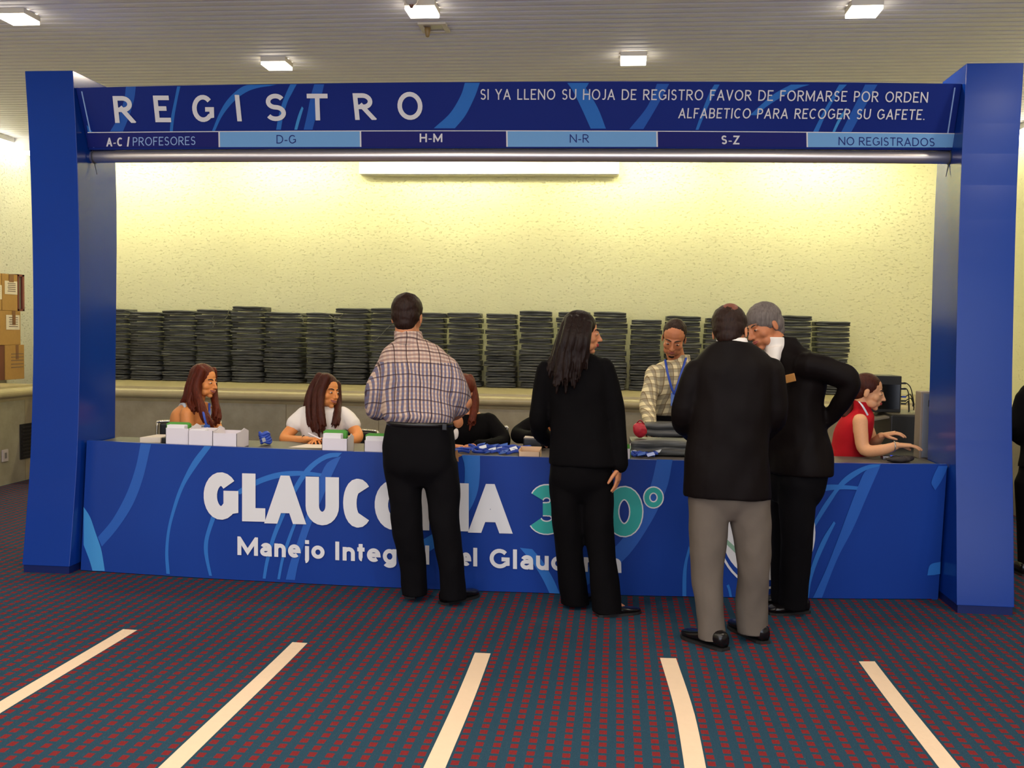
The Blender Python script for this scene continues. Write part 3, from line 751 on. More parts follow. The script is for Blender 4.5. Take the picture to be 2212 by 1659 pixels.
# cells with the alphabet ranges
def cell_y(px):                                   # top and bottom of the strip along the header
    t = (px-1100)/1000.0; return 283 + 5.5*t*t + 1.0*t, 317.5 + 1.5*t*t
edges = [190, 474, 779, 1095, 1419, 1743, 2062]
for i in range(6):
    a, b = edges[i], edges[i+1]
    pix = []
    for k in range(9): px = a+(b-a)*k/8; pix.append((px, cell_y(px)[0]))
    for k in range(9): px = b-(b-a)*k/8; pix.append((px, cell_y(px)[1]))
    decal(h_hit, h_surf, pix, 0.0045, m_navy if i % 2 == 0 else m_cell, 'letter_range_cell', hdr)
def linepix(x0, x1, f, w):
    n = 24; top = [(x0+(x1-x0)*k/n, f(x0+(x1-x0)*k/n)-w) for k in range(n+1)]; bot = [(x, y+2*w) for x, y in top][::-1]
    return top+bot
decal(h_hit, h_surf, linepix(190, 2062, lambda x: cell_y(x)[0], 0.9), 0.0052, m_let, 'white_rule', hdr)
for e in edges[1:6]:
    yt, yb = cell_y(e); decal(h_hit, h_surf, [(e-1.6, yt), (e+1.6, yt), (e+2.2, yb), (e-1.0, yb)], 0.0054, m_let, 'white_rule', hdr)
for x in (hx0+0.035, hx1-0.035):
    V, F = panel(h_surf, x-0.0035, x+0.0035, HZ0, HZ1-0.02, 1, 0.004, 0.0); MB().add(V, F).build('edge_trim', m_pale, hdr)
# REGISTRO, one letter each
for ch, x0, x1, yt, yb in (('R', 244, 292, 208, 266), ('E', 331, 371, 207, 264.5), ('G', 415, 464, 205.5, 264), ('I', 509, 522, 205.5, 262.5), ('S', 573, 619, 203, 262), ('T', 663, 710, 203, 260.5), ('R', 762, 811, 202, 259.5), ('O', 858, 914, 199, 259.5)):
    d = 6 if ch in 'REI' else 2
    one_letter(ch, ((x0+d, yb), (x1, yb), (x0, yt), (x1-d, yt)), 9.8, h_hit, h_surf, 0.0065, m_let, 'letter', hdr)
text_line('SI YA LLENO SU HOJA DE REGISTRO FAVOR DE FORMARSE POR ORDEN', ((1038, 216), (2003, 222.5), (1038, 193), (2005, 199.5)), 2.7, h_hit, h_surf, 0.0065, m_let, 'lettering', hdr, gap=0.15, space=0.46)
text_line('ALFABETICO PARA RECOGER SU GAFETE.', ((1465, 256), (1996, 259.5), (1467, 234), (1999, 237)), 2.7, h_hit, h_surf, 0.0065, m_let, 'lettering', hdr, gap=0.15, space=0.46)
def cellword(w, x0, x1, yt, yb, m, sw, dy=0.0):
    text_line(w, ((x0, yb), (x1, yb+dy), (x0, yt), (x1, yt+dy)), sw, h_hit, h_surf, 0.0065, m, 'lettering', hdr, gap=0.14)
cellword('A-C /', 231, 281, 298, 317, m_let, 3.4, -1)
cellword('PROFESORES', 288, 423, 297, 315.5, m_pale, 2.0, -2)
cellword('D-G', 598, 640, 292, 310.5, m_inkb, 2.0)
cellword('H-M', 907, 956, 289, 307.5, m_let, 3.4)
cellword('N-R', 1231, 1272, 290.5, 308.5, m_inkb, 2.0)
cellword('S-Z', 1558, 1597, 293, 312, m_let, 3.4, 0.5)
cellword('NO REGISTRADOS', 1811, 2018, 296, 314, m_inkb, 2.0, 2.5)
# aluminium tube under the board, with cable ties
tr = 0.036
V = []; pts = []
tubeY = lambda x: h_bot(x) + 0.045
tp = [Vector((hx0+(hx1-hx0)*k/30, tubeY(hx0+(hx1-hx0)*k/30), 0)) for k in range(31)]
for p in tp: p.z = HZ0-0.012-tr-0.001
MB().tube(tp, tr, 20).build('tube', m_alu, hdr, smooth=True)
m_tie = mat('cable_tie', (60, 62, 70), 0.5)
for px in (196, 2056):
    p = h_hit(px, 318); y = tubeY(p.x); z = HZ0-0.013-tr
    ring = [Vector((p.x, y+(tr+0.004)*math.cos(a), z+(tr+0.004)*math.sin(a))) for a in [2*PI*k/16 for k in range(17)]]
    b = MB().tube(ring, 0.003, 6); b.tube([(p.x, y, z-tr-0.002), (p.x+(0.015 if px < 1000 else -0.012), y, z-tr-0.07)], [0.0035, 0.002], 6)
    b.build('cable_tie', m_tie, hdr, smooth=True)
# ------------------------------------------------------------------ people: materials and builders
def cloth(name, rgb, rough=0.85, bump=0.25, bscale=14, vary=0.12, sheen=0.0):
    m = mat(name, rgb, rough, spec=0.1, bump=bump, bscale=bscale, vary=vary)
    if sheen: m.node_tree.nodes['Principled BSDF'].inputs['Sheen Weight'].default_value = sheen
    return m
def plaid(name, base, band, line, px, pz, bw=0.45, lw=0.10, hband=0.5, vband=0.6, lpx=None, lpz=None, yoke=None):
    m = bpy.data.materials.new(name); m.use_nodes = True; nt = m.node_tree; bs = nt.nodes['Principled BSDF']
    tc = node(nt, 'ShaderNodeTexCoord'); nz = node(nt, 'ShaderNodeTexNoise'); nz.inputs['Scale'].default_value = 5
    nt.links.new(tc.outputs['Object'], nz.inputs['Vector'])
    sp = node(nt, 'ShaderNodeSeparateXYZ'); nt.links.new(tc.outputs['Object'], sp.inputs[0])
    w = math_node(nt, 'MULTIPLY', math_node(nt, 'SUBTRACT', nz.outputs[0], 0.5), 0.03)
    X = math_node(nt, 'ADD', math_node(nt, 'ADD', sp.outputs[0], math_node(nt, 'MULTIPLY', sp.outputs[1], 0.7)), w)
    Z = math_node(nt, 'ADD', math_node(nt, 'ADD', sp.outputs[2], math_node(nt, 'MULTIPLY', sp.outputs[1], 0.4)), w)
    def st(c, p, off, wd):
        return math_node(nt, 'LESS_THAN', math_node(nt, 'FRACT', math_node(nt, 'ADD', math_node(nt, 'DIVIDE', math_node(nt, 'ADD', c, 40.0), p), off)), wd)
    vb = vband; hb = hband
    if yoke is not None:                       # the yoke is cut across: its bars run the other way
        yk = math_node(nt, 'GREATER_THAN', sp.outputs[2], yoke[0])
        vb = math_node(nt, 'ADD', math_node(nt, 'MULTIPLY', yk, yoke[1]-vband), vband); hb = math_node(nt, 'ADD', math_node(nt, 'MULTIPLY', yk, yoke[2]-hband), hband)
    c = mixc(nt, math_node(nt, 'MULTIPLY', st(X, px, 0, bw), vb), base, band)
    c = mixc(nt, math_node(nt, 'MULTIPLY', st(Z, pz, 0, bw), hb), c, band if yoke is None else yoke[3])
    c = mixc(nt, math_node(nt, 'MULTIPLY', st(Z, lpz or pz, 0.6, lw), 0.75), c, line)
    c = mixc(nt, math_node(nt, 'MULTIPLY', st(X, lpx or px, 0.6, lw), 0.85), c, line)
    nt.links.new(c, bs.inputs['Base Color']); bs.inputs['Roughness'].default_value = 0.9; bs.inputs['Specular IOR Level'].default_value = 0.15
    bp = node(nt, 'ShaderNodeBump'); bp.inputs['Strength'].default_value = 0.35; bp.inputs['Distance'].default_value = 0.02
    n2 = node(nt, 'ShaderNodeTexNoise'); n2.inputs['Scale'].default_value = 11; nt.links.new(tc.outputs['Object'], n2.inputs['Vector'])
    nt.links.new(n2.outputs[0], bp.inputs['Height']); nt.links.new(bp.outputs[0], bs.inputs['Normal'])
    return m
def hair_mat(name, a, b):
    m = bpy.data.materials.new(name); m.use_nodes = True; nt = m.node_tree; bs = nt.nodes['Principled BSDF']
    tc = node(nt, 'ShaderNodeTexCoord'); mp = node(nt, 'ShaderNodeMapping'); mp.inputs['Scale'].default_value = (70, 70, 9)
    nz = node(nt, 'ShaderNodeTexNoise'); nz.inputs['Scale'].default_value = 1.6; nz.inputs['Detail'].default_value = 4
    nt.links.new(tc.outputs['Object'], mp.inputs[0]); nt.links.new(mp.outputs[0], nz.inputs['Vector'])
    nt.links.new(mixc(nt, nz.outputs[0], a, b), bs.inputs['Base Color'])
    bs.inputs['Roughness'].default_value = 0.5; bs.inputs['Specular IOR Level'].default_value = 0.18
    bp = node(nt, 'ShaderNodeBump'); bp.inputs['Strength'].default_value = 0.7; bp.inputs['Distance'].default_value = 0.006
    nt.links.new(nz.outputs[0], bp.inputs['Height']); nt.links.new(bp.outputs[0], bs.inputs['Normal'])
    return m
def skin(name, rgb):
    m = mat(name, rgb, 0.5, spec=0.35, bump=0.05, bscale=90, vary=0.06)
    b = m.node_tree.nodes['Principled BSDF']; b.inputs['Subsurface Weight'].default_value = 0.08; b.inputs['Subsurface Radius'].default_value = (0.01, 0.004, 0.002)
    return m
M_eye = mat('eye_white', (196, 182, 170), 0.25); M_iris = mat('iris', (34, 22, 16), 0.2); M_brow = mat('brow_hair', (38, 24, 18), 0.8)
M_teeth = mat('teeth', (226, 218, 204), 0.3)
M_lip = mat('lip', (158, 78, 66), 0.45); M_lipr = mat('lip_red', (170, 52, 56), 0.4)
M_shoe = mat('shoe_leather', (14, 11, 11), 0.22); M_sole = mat('shoe_sole', (20, 17, 16), 0.7)

def frame(f, u):
    f = Vector(f).normalized(); u = Vector(u); u = (u - f*u.dot(f)).normalized(); return f.cross(u), f, u
def ring(px, py, Y, hw, hd, yaw=0.0, roll=0.0, dz=0.0):
    a = math.radians(yaw); return (atY(px, py, Y) + Vector((0, 0, dz)), Vector((math.cos(a), math.sin(a), roll))*hw, Vector((-math.sin(a), math.cos(a), dz*0))*hd)
class Geo:
    def __init__(s): s.V = []; s.F = []
    def add(s, VF):
        o = len(s.V); s.V += list(VF[0]); s.F += [tuple(i+o for i in f) for f in VF[1]]; return s
    def tube(s, pts, rads, seg=16, cr=4, flat=1.0, ref=None): return s.add(tube_geo(pts, rads, seg, flat, ref, cr))
    def loft(s, rings, seg=28, cr=4, p=2.3): return s.add(loft_geo(rings, seg, cr, p))
    def ell(s, c, a, b, d, seg=18): return s.add(ell_geo(c, a, b, d, seg))
    def skin(s, voxel, smooth=4, factor=0.5, wrinkle=None): return remesh(s.V, s.F, voxel, smooth, factor, wrinkle)
def head_geo(c, f, u, s=1.0, fem=False, neck=None, nr=0.056):
    """skull, jaw, nose, ears and neck; c lies between the ears at eye height"""
    r, f, u = frame(f, u); c = Vector(c); g = Geo()
    P = lambda x, y, z: c + (r*x + f*y + u*z)*s
    E = lambda x, y, z, a, b, d: g.ell(P(x, y, z), r*a*s, f*b*s, u*d*s)
    k = 0.92 if fem else 1.0; n_ = 0.80 if fem else 1.0
    E(0, -.012, .032, .076, .094, .083); E(0, .020, -.020, .065*k, .073, .072); E(0, .030, -.060, .055*k, .056, .048)
    E(0, .066, -.098, .021*k, .020, .016); E(0, .076 if not fem else .072, .020, .050, .013 if not fem else .012, .012)
    for q in (-1, 1):
        E(q*.040, .050, -.030, .026, .026, .026); E(q*.010*n_, .098, -.036, .009*n_, .010, .008*n_)
        g.ell(P(q*.077, -.012, -.012), (r*.007+f*.003*q)*s, (f*.018 - u*.004)*s, (u*.031+f*.004)*s)
        E(q*.036, .036, -.072, .026*k, .036, .028)
        E(q*.031, .076, -.001, .017, .011, .009)
    g.tube([P(0, .087, .014), P(0, .100, -.012), P(0, .113, -.032)], [.009*s*n_, .0095*s*n_, .0122*s*n_], 12, 2)
    E(0, .078, -.060, .027, .019, .022)
    if neck is not None:
        g.tube([P(0, -.028, -.02), P(0, -.026, -.075), Vector(neck)*0.5 + P(0, -.02, -.10)*0.5, Vector(neck)], [.05*s, nr, nr*0.98, nr*1.08], 18, 3)
    return g, P, (r, f, u)
def face(root, P, ax, s, body, lip=None, brow=None, lookdown=False, smile=False):
    r, f, u = ax
    for q in (-1, 1):
        b = MB().ell(P(q*.031, .0790, .0005), r*.0130*s, f*.0100*s, u*(.0036 if lookdown else .0054)*s, 14)
        e = b.build('eye', M_eye, root, smooth=True)
        MB().ell(P(q*.031, .0868, -.0004), r*.0066*s, f*.0030*s, u*.0050*s, 10).build('iris', M_iris, e, smooth=True)
        MB().tube([P(q*.013, .0865, .021), P(q*.032, .0815, .0265), P(q*.050, .0690, .022)], [.0035*s, .0045*s, .0025*s], 8, cr=3).build('eyebrow', brow or M_brow, root, smooth=True)
    w_ = 1.35 if smile else 1.0; cz = .006 if smile else 0.0
    up_ = [P(x*w_, .0985-abs(x)*abs(x)*28, -.0570+cz*(abs(x)/.021)**2) for x in (-.021, -.011, 0, .011, .021)]
    lo_ = [P(x*w_, .0975-abs(x)*abs(x)*28, -.0655-(.002 if smile else 0)+(cz+.006)*(abs(x)/.021)**2) for x in (-.021, -.011, 0, .011, .021)]
    o = MB().tube(up_, [.0018*s, .0040*s, .0044*s, .0040*s, .0018*s], 10, cr=3).tube(lo_, [.0018*s, .0044*s, .0052*s, .0044*s, .0018*s], 10, cr=3).build('lips', lip or M_lip, root, smooth=True)
    if smile: MB().tube([P(x*w_, .0968-abs(x)*abs(x)*26, -.0610+cz*(abs(x)/.016)**2*.5) for x in (-.016, 0, .016)], [.0022*s, .0036*s, .0022*s], 8, cr=3).build('teeth', M_teeth, root, smooth=True)
def hand_geo(w, d, n, thumb=1, curl=0.5, s=1.0, spread=0.12):
    d = Vector(d).normalized(); n = Vector(n); n = (n - d*n.dot(d)).normalized(); l = d.cross(n)*thumb; g = Geo(); w = Vector(w)
    g.loft([(w - d*.02*s, l*.024*s, n*.018*s), (w + d*.02*s, l*.031*s, n*.017*s), (w + d*.055*s, l*.040*s, n*.0145*s), (w + d*.088*s, l*.040*s, n*.0125*s)], 18, 3, 2.4)
    for i, (o, L) in enumerate(((-.031, .060), (-.0105, .074), (.0105, .080), (.031, .071))):
        p = w + d*(.084 - abs(i-1.6)*.005)*s + l*o*s; dd = (d + l*(i-1.5)*spread).normalized(); pts = [p - dd*.012*s, p]
        for k, (fr, a) in enumerate(((.45, .45), (.32, 1.0), (.23, 1.45))):
            a = a*curl*(1.15 - 0.08*i); v = dd*math.cos(a) + n*math.sin(a); pts.append(pts[-1] + v*L*fr*s)
        g.tube(pts, [.0088*s, .0088*s, .0082*s, .0074*s, .0062*s], 10, 2)
    p = w + d*.026*s + l*.028*s; v1 = (d*.55 + l*.75 + n*.30).normalized(); v2 = (d*.85 + l*.25 + n*.45).normalized()
    g.tube([p - v1*.012*s, p + v1*.036*s, p + v1*.036*s + v2*.030*s, p + v1*.036*s + v2*.054*s], [.013*s, .0115*s, .010*s, .0075*s], 10, 2)
    return g
def join_build(name, pieces, m, root):
    b = MB()
    for V, F in pieces: b.add(V, F)
    return b.build(name, m, root, smooth=True, fix=False)
def garment(name, g, voxel, m, root, smooth=5, wrinkle=(0.006, 9, 9, 6), hem=None):
    V, F = g.skin(voxel, smooth, 0.5, wrinkle)
    if hem is not None: V = [(x, y, max(z, hem)) for x, y, z in V]
    return MB().add(V, F).build(name, m, root, smooth=True, fix=False)
def shoe(root, heel, toe, m=None, h=0.075, w=0.048, low=False):
    """leather shoe from heel to toe, standing on the floor"""
    heel = Vector(heel); toe = Vector(toe); heel.z = toe.z = 0; d = (toe-heel).normalized(); l = Vector((-d.y, d.x, 0)); L = (toe-heel).length
    c = lambda t, z: heel + d*L*t + Vector((0, 0, z))
    up = Vector((0, 0, 1)); R = []
    hs = ((0.0, .55, .80), (.06, .72, .95), (.22, .78, 1.0), (.40, .80, .92), (.55, .92, .66), (.75, 1.0, .50), (.90, .84, .44), (1.0, .40, .30))
    for t, ww, hh in hs:
        z = h*hh*(0.62 if low and t < .5 else 1); R.append((c(t, 0.012+z/2), l*w*ww, up*z/2))
    V, F = loft_geo(R, 20, 3, 2.5)
    o = MB().add(V, F).build('shoe', m or M_shoe, root, smooth=True)
    out = [(t, ww*1.06) for t, ww, _ in hs]; out[0] = (-.02, .55); out[-1] = (1.015, .42)
    poly = [c(t, 0) + l*w*ww for t, ww in out] + [c(t, 0) - l*w*ww for t, ww in out][::-1]
    MB().prism(poly, (0, 0, 0.014)).build('sole', M_sole, o)
    return o
def locks(g, guides, n, spread, r0, r1, seed=1, wave=0.0, wl=14):
    """many tapering locks following guide lines"""
    rnd = random.Random(seed)
    for gd in guides:
        gd = [Vector(p) for p in gd]; C = [Vector(p) for p in crom(gd, 5)]
        nC = len(C); g.tube(C, [spread*.95*(1-.8*(i/(nC-1))**4) for i in range(nC)], 12, 0)
        n_ = n*2
        for k in range(n_):
            a = rnd.uniform(0, 2*PI); q = rnd.uniform(0.75, 1.12)*spread; off = Vector((math.cos(a)*q, math.sin(a)*q, rnd.uniform(-.01, .01)))
            ph = rnd.uniform(0, 6); cut = rnd.uniform(.86, 1.0); m = max(4, int(len(C)*cut)); pts = []
            for i in range(m):
                t = i/(len(C)-1); w = Vector((math.sin(ph+t*wl), math.cos(ph*1.3+t*wl), 0))*wave*t
                pts.append(C[i] + off*(0.35 + 0.65*t) + w)
            g.tube(pts, [(r0*(1-(i/(m-1))**2*0.75)+r1*(i/(m-1))**2*0.75)*.62 for i in range(m)], 7, 0)
def short_hair(P, ax, s, lift=0.0, back=True, thin=0.0):
    r, f, u = ax; g = Geo()
    g.ell(P(0, -.019+thin*-.01, .040), r*(.0815+lift)*s, f*(.0960+lift)*s, u*(.0835+lift-thin)*s, 28)
    g.ell(P(0, -.048, .000), r*(.0745+lift)*s, f*(.062+lift)*s, u*(.070)*s, 24)
    g.ell(P(0, -.060, -.045), r*(.058)*s, f*(.042+lift)*s, u*(.045)*s, 20)
    for q in (-1, 1): g.ell(P(q*.066, .010, .012), r*.013*s, f*.020*s, u*.032*s, 14)
    return g
# ------------------------------------------------------------------ the people
A = atY
def person(label, base): return thing('person', label, 'person', base)
def body(root, head, core, hands, m, voxel=0.011):
    pcs = [head.skin(0.0042, 7, 0.5), core.skin(voxel, 4, 0.5)] + [h.skin(0.0037, 2, 0.5) for h in hands]
    return join_build('body', pcs, m, root)
SK = skin('skin_warm', (202, 134, 92)); SKD = skin('skin_tan', (184, 116, 78)); SKP = skin('skin_light', (218, 160, 116)); SKO = skin('skin_sunny', (224, 144, 80))
H_dark = hair_mat('hair_black_brown', (22, 12, 8), (48, 26, 16)); H_red = hair_mat('hair_auburn', (48, 18, 10), (112, 44, 22))
H_brown = hair_mat('hair_dark_brown', (36, 15, 10), (84, 38, 24)); H_grey = hair_mat('hair_grey', (70, 60, 56), (132, 122, 116))
H_blk = hair_mat('hair_black', (16, 9, 7), (36, 20, 14))
C_blk = cloth('black_suit', (8, 6, 7)); C_suit = cloth('dark_suit', (16, 10, 9), 0.62, 0.35, 9); C_trs = cloth('dark_trousers', (12, 10, 12)); C_gry = cloth('grey_trousers', (104, 94, 84), vary=0.08)
C_wht = cloth('white_cotton', (232, 224, 216), 0.9, 0.2, 12, 0.03); C_red = cloth('red_knit', (178, 26, 36), 0.85, 0.2, 30, 0.08); C_tank = cloth('pale_grey_top', (200, 204, 208), 0.9, 0.2, 14, 0.04)
C_pl1 = plaid('blue_brown_plaid', (206, 180, 160), (58, 78, 122), (56, 40, 46), 0.0225, 0.0225, 0.52, 0.09, 0.28, 0.80, 0.064, 0.0675, (1.325, 0.22, 0.60, (132, 92, 84)))
C_pl2 = plaid('cream_plaid', (228, 214, 172), (126, 116, 102), (120, 100, 72), 0.052, 0.056, 0.40, 0.10, 0.55, 0.62)
M_blue = mat('lanyard_blue', (36, 70, 170), 0.5, bump=0.1); M_bdg = mat('badge_blue', (50, 92, 176), 0.35); M_bw = mat('badge_white', (216, 222, 230), 0.4)
M_belt = mat('belt_leather', (16, 13, 12), 0.35); M_gold = mat('gold_tag', (176, 122, 60), 0.35, 0.4); M_buck = mat('silver', (190, 186, 180), 0.3, 0.9)

def legs_geo(hips, L, R, rl):
    g = Geo(); g.loft(hips, 28, 4, 2.4); g.tube(L, rl, 20, 4); g.tube(R, rl, 20, 4); return g
def seated_lower(root, pel, kneeL, kneeR, m, floorY=None, r=0.085):
    """thighs, shins and shoes of somebody sitting behind the counter"""
    pel = Vector(pel); g = Geo(); lat = (Vector(kneeR)-Vector(kneeL)); lat.z = 0; lat.normalize(); bk = Vector((-lat.y, lat.x, 0))
    g.loft([(pel+Vector((0, 0, -.09)), lat*.15, bk*.12), (pel, lat*.185, bk*.145), (pel+Vector((0, 0, .11)), lat*.16, bk*.115)], 24, 3)
    for k, q in ((Vector(kneeL), -1), (Vector(kneeR), 1)):
        h = pel + lat*q*.09; a = Vector((k.x, k.y, .09)) + (k-pel).normalized()*.02
        g.tube([h, (h+k)/2, k, (k+a)/2, a], [r*1.02, r*.92, r*.72, r*.62, r*.5], 18, 3)
        fd = (k-pel); fd.z = 0; fd.normalize(); shoe(root, a - fd*.06, a + fd*.18, h=.07, w=.042)
    garment('trousers', g, 0.012, m, root, 4, None)

# ---- 1. man in a plaid shirt, seen from behind
Y = 5.42
root = person('man in blue and brown plaid shirt, seen from behind, standing at the counter', (-1.03, 5.45, 0))
hc = A(880, 684, Y); nb = A(890, 748, Y+.01)
hg, P, ax = head_geo(hc, (0.01, 1, -.16), (0, .16, 1), 1.0, False, nb, .058)
tor = [ring(891, 732, Y, .080, .075), ring(892, 744, Y, .130, .085), ring(895, 764, Y, .180, .100), ring(898, 800, Y, .206, .118), ring(902, 850, Y, .202, .122), ring(905, 890, Y, .198, .125), ring(907, 912, Y, .180, .118)]
sL = [A(842, 796, Y), A(822, 840, Y), A(815, 882, Y+.05)]; sR = [A(960, 793, Y), A(983, 838, Y), A(990, 874, Y+.05)]
fL = [A(812, 880, Y+.05), A(835, 895, Y+.26), A(880, 900, Y+.36)]; fR = [A(1004, 868, Y+.02), A(985, 893, Y+.20), A(945, 905, Y+.36)]
core = Geo().loft([(c, u*.82, v*.82) for c, u, v in tor]).tube(sL, [.045, .042, .04]).tube(sR, [.045, .042, .04]).tube(fL, [.042, .038, .028]).tube(fR, [.044, .038, .028])
core.tube([A(868, 985, Y), A(880, 1120, Y+.02), A(893, 1245, Y+.08)], [.08, .06, .04]).tube([A(948, 985, Y), A(958, 1120, Y), A(978, 1258, Y+.04)], [.08, .06, .04]).loft([ring(907, 920, Y, .15, .1), ring(907, 985, Y, .16, .11)])
hd = [hand_geo(fL[2], (1, .35, -.1), (0, -.3, -1), 1, .5), hand_geo(fR[2], (-1, .35, -.1), (0, -.3, -1), -1, .5)]
body(root, hg, core, hd, SK)
V, F = short_hair(P, ax, 1.0, .004).skin(.006, 3, .5, (.0022, 55, 55, 55)); MB().add(V, F).build('hair', H_dark, root, smooth=True, fix=False)
face(root, P, ax, 1.0, None)
g = Geo().loft(tor).tube(sL, [.074, .080, .076]).tube(sR, [.072, .078, .070])
g.tube([A(905, 895, Y+.0) + Vector((.17*math.cos(a), .115*math.sin(a), 0)) for a in [2*PI*k/16 for k in range(17)]], .026, 10, 0)
garment('shirt', g, .009, C_pl1, root, 5, (.010, 7, 7, 5))
cg = Geo(); cg.loft([ring(887, 746, Y-.012, .088, .082), ring(883, 730, Y-.020, .078, .074), ring(881, 715, Y-.024, .073, .070)], 24, 3)
garment('collar', cg, .007, C_pl1, root, 3, None)
hips = [ring(907, 908, Y, .172, .118), ring(906, 935, Y, .186, .128), ring(905, 975, Y, .196, .138), ring(905, 1015, Y, .186, .130), ring(908, 1050, Y, .10, .07)]
g = legs_geo(hips, [A(866, 1000, Y), A(874, 1060, Y), A(880, 1150, Y+.02), A(893, 1222, Y+.06), A(896, 1285, Y+.08)], [A(950, 1000, Y), A(957, 1060, Y), A(960, 1120, Y), A(974, 1220, Y+.01), A(980, 1296, Y+.03)], [.098, .092, .084, .074, .070])
garment('trousers', g, .010, C_trs, root, 12, (.009, 8, 8, 5), .036)
b = Geo().loft([ring(907, 919, Y, .182, .126), ring(907, 909, Y, .180, .124)], 30, 0)
bo = MB().add(b.V, b.F).build('belt', M_belt, root, smooth=True)
MB().box(A(968, 915, Y).x-.012, A(968, 915, Y).x+.012, Y-.125, Y-.105, A(968, 925, Y).z, A(968, 912, Y).z).build('belt_case', M_belt, root, bevel=.003)
shoe(root, atZ(886, 1293), atZ(900, 1248)); shoe(root, atZ(955, 1306), atZ(1030, 1286))

# ---- 2. woman in a black suit, long hair
Y = 5.42
root = person('woman with long dark hair in black trouser suit, standing at the counter and looking right', (-.1, 5.44, 0))
hc = A(1257, 719, Y); nb = A(1250, 776, Y)
hg, P, ax = head_geo(hc, (.97, .12, -.08), (.06, 0, 1), .94, True, nb, .05)
tor = [ring(1249, 765, Y, .07, .065), ring(1249, 776, Y, .125, .08), ring(1247, 792, Y, .160, .095), ring(1248, 830, Y, .168, .108), ring(1250, 885, Y, .158, .106), ring(1256, 940, Y, .166, .115), ring(1260, 985, Y, .186, .130), ring(1261, 1004, Y, .192, .134)]
sR = [A(1305, 795, Y), A(1322, 850, Y), A(1330, 905, Y), A(1336, 960, Y-.02), A(1336, 1004, Y-.03)]
sL = [A(1182, 798, Y), A(1170, 850, Y), A(1163, 905, Y+.0), A(1168, 935, Y+.10), A(1182, 948, Y+.24)]
core = Geo().loft([(c, u*.85, v*.85) for c, u, v in tor]).tube(sR, [.04, .038, .036, .03, .026]).tube(sL, [.04, .038, .036, .033, .026])
core.tube([A(1222, 1030, Y), A(1228, 1150, Y+.02), A(1240, 1270, Y+.08)], [.075, .055, .04]).tube([A(1285, 1030, Y), A(1293, 1150, Y), A(1316, 1322, Y-.04)], [.075, .055, .036])
core.tube([A(1314, 1308, Y-.04), A(1336, 1313, Y-.01), A(1352, 1320, Y+.02)], [.034, .031, .022])
hd = [hand_geo(sR[-1]+Vector((0, 0, -.005)), (-.02, .05, -1), (-1, .3, 0), -1, .45, .93), hand_geo(sL[-1], (.5, .9, -.1), (.2, -.2, -1), 1, .5, .93)]
body(root, hg, core, hd, SK)
face(root, P, ax, .94, None, M_lipr)
r_, f_, u_ = ax; s = .94
g = Geo(); g.ell(P(0, -.022, .038), r_*.088*s, f_*.100*s, u_*.090*s, 28); g.ell(P(0, -.06, -.02), r_*.080*s, f_*.066*s, u_*.09*s, 22)
gd = []
for (x0, y0, x1, y1, x2, y2, d) in ((1222, 700, 1205, 760, 1190, 828, -.06), (1232, 690, 1212, 770, 1202, 850, -.11), (1245, 690, 1228, 770, 1222, 850, -.125), (1260, 695, 1248, 770, 1240, 840, -.12), (1270, 700, 1262, 765, 1254, 805, -.11), (1215, 720, 1196, 775, 1182, 812, -.03)):
    gd.append([A(x0, y0, Y+d*.5), A((x0+x1)/2, (y0+y1)/2, Y+d), A(x1, y1, Y+d), A(x2, y2, Y+d)])
locks(g, gd, 14, .028, .010, .004, 5, .005)
V, F = g.skin(.0048, 2, .5); MB().add(V, F).build('hair', H_blk, root, smooth=True, fix=False)
g = Geo().loft(tor).tube(sR, [.056, .055, .050, .047, .047]).tube(sL, [.056, .054, .050, .048, .044])
garment('jacket', g, .009, C_blk, root, 5, (.009, 7, 7, 4))
cg = Geo().loft([ring(1252, 752, Y, .058, .056), ring(1253, 738, Y, .054, .052)], 22, 0); garment('collar', cg, .006, C_wht, root, 2, None)
hips = [ring(1256, 960, Y, .15, .11), ring(1255, 1005, Y, .168, .122), ring(1254, 1045, Y, .160, .112), ring(1254, 1080, Y, .08, .06)]
g = legs_geo(hips, [A(1220, 1030, Y), A(1222, 1100, Y), A(1230, 1190, Y+.03), A(1243, 1310, Y+.09)], [A(1288, 1030, Y), A(1292, 1100, Y), A(1300, 1200, Y-.01), A(1312, 1334, Y-.04)], [.090, .084, .078, .080])
garment('trousers', g, .010, C_blk, root, 12, (.008, 8, 8, 4), .022)
shoe(root, atZ(1234, 1309), atZ(1272, 1292), h=.05, w=.036, low=True); shoe(root, atZ(1292, 1332), atZ(1381, 1324), h=.052, w=.038, low=True)

# ---- 3. man in dark jacket and grey trousers
Y = 4.95
root = person('balding man seen from behind in dark jacket and grey trousers, nearest to the camera', (.6, 5.0, 0))
hc = A(1577, 716, Y+.03); nb = A(1582, 762, Y)
hg, P, ax = head_geo(hc, (.30, 1, -.36), (0, .36, 1), 1.0, False, nb, .060)
tor = [ring(1582, 737, Y-.006, .084, .080), ring(1583, 750, Y, .130, .088), ring(1584, 774, Y, .178, .102), ring(1584, 800, Y, .196, .118), ring(1582, 860, Y, .194, .126), ring(1576, 930, Y, .194, .132), ring(1571, 1005, Y, .204, .140), ring(1569, 1074, Y, .208, .142)]
sL = [A(1506, 800, Y), A(1487, 850, Y), A(1478, 902, Y+.03), A(1490, 930, Y+.18), A(1530, 945, Y+.32)]
sR = [A(1664, 800, Y), A(1672, 855, Y), A(1670, 905, Y+.03), A(1650, 932, Y+.20), A(1610, 945, Y+.32)]
core = Geo().loft([(c, u*.86, v*.86) for c, u, v in tor]).tube(sL, [.048, .045, .042, .038, .03]).tube(sR, [.048, .045, .042, .038, .03])
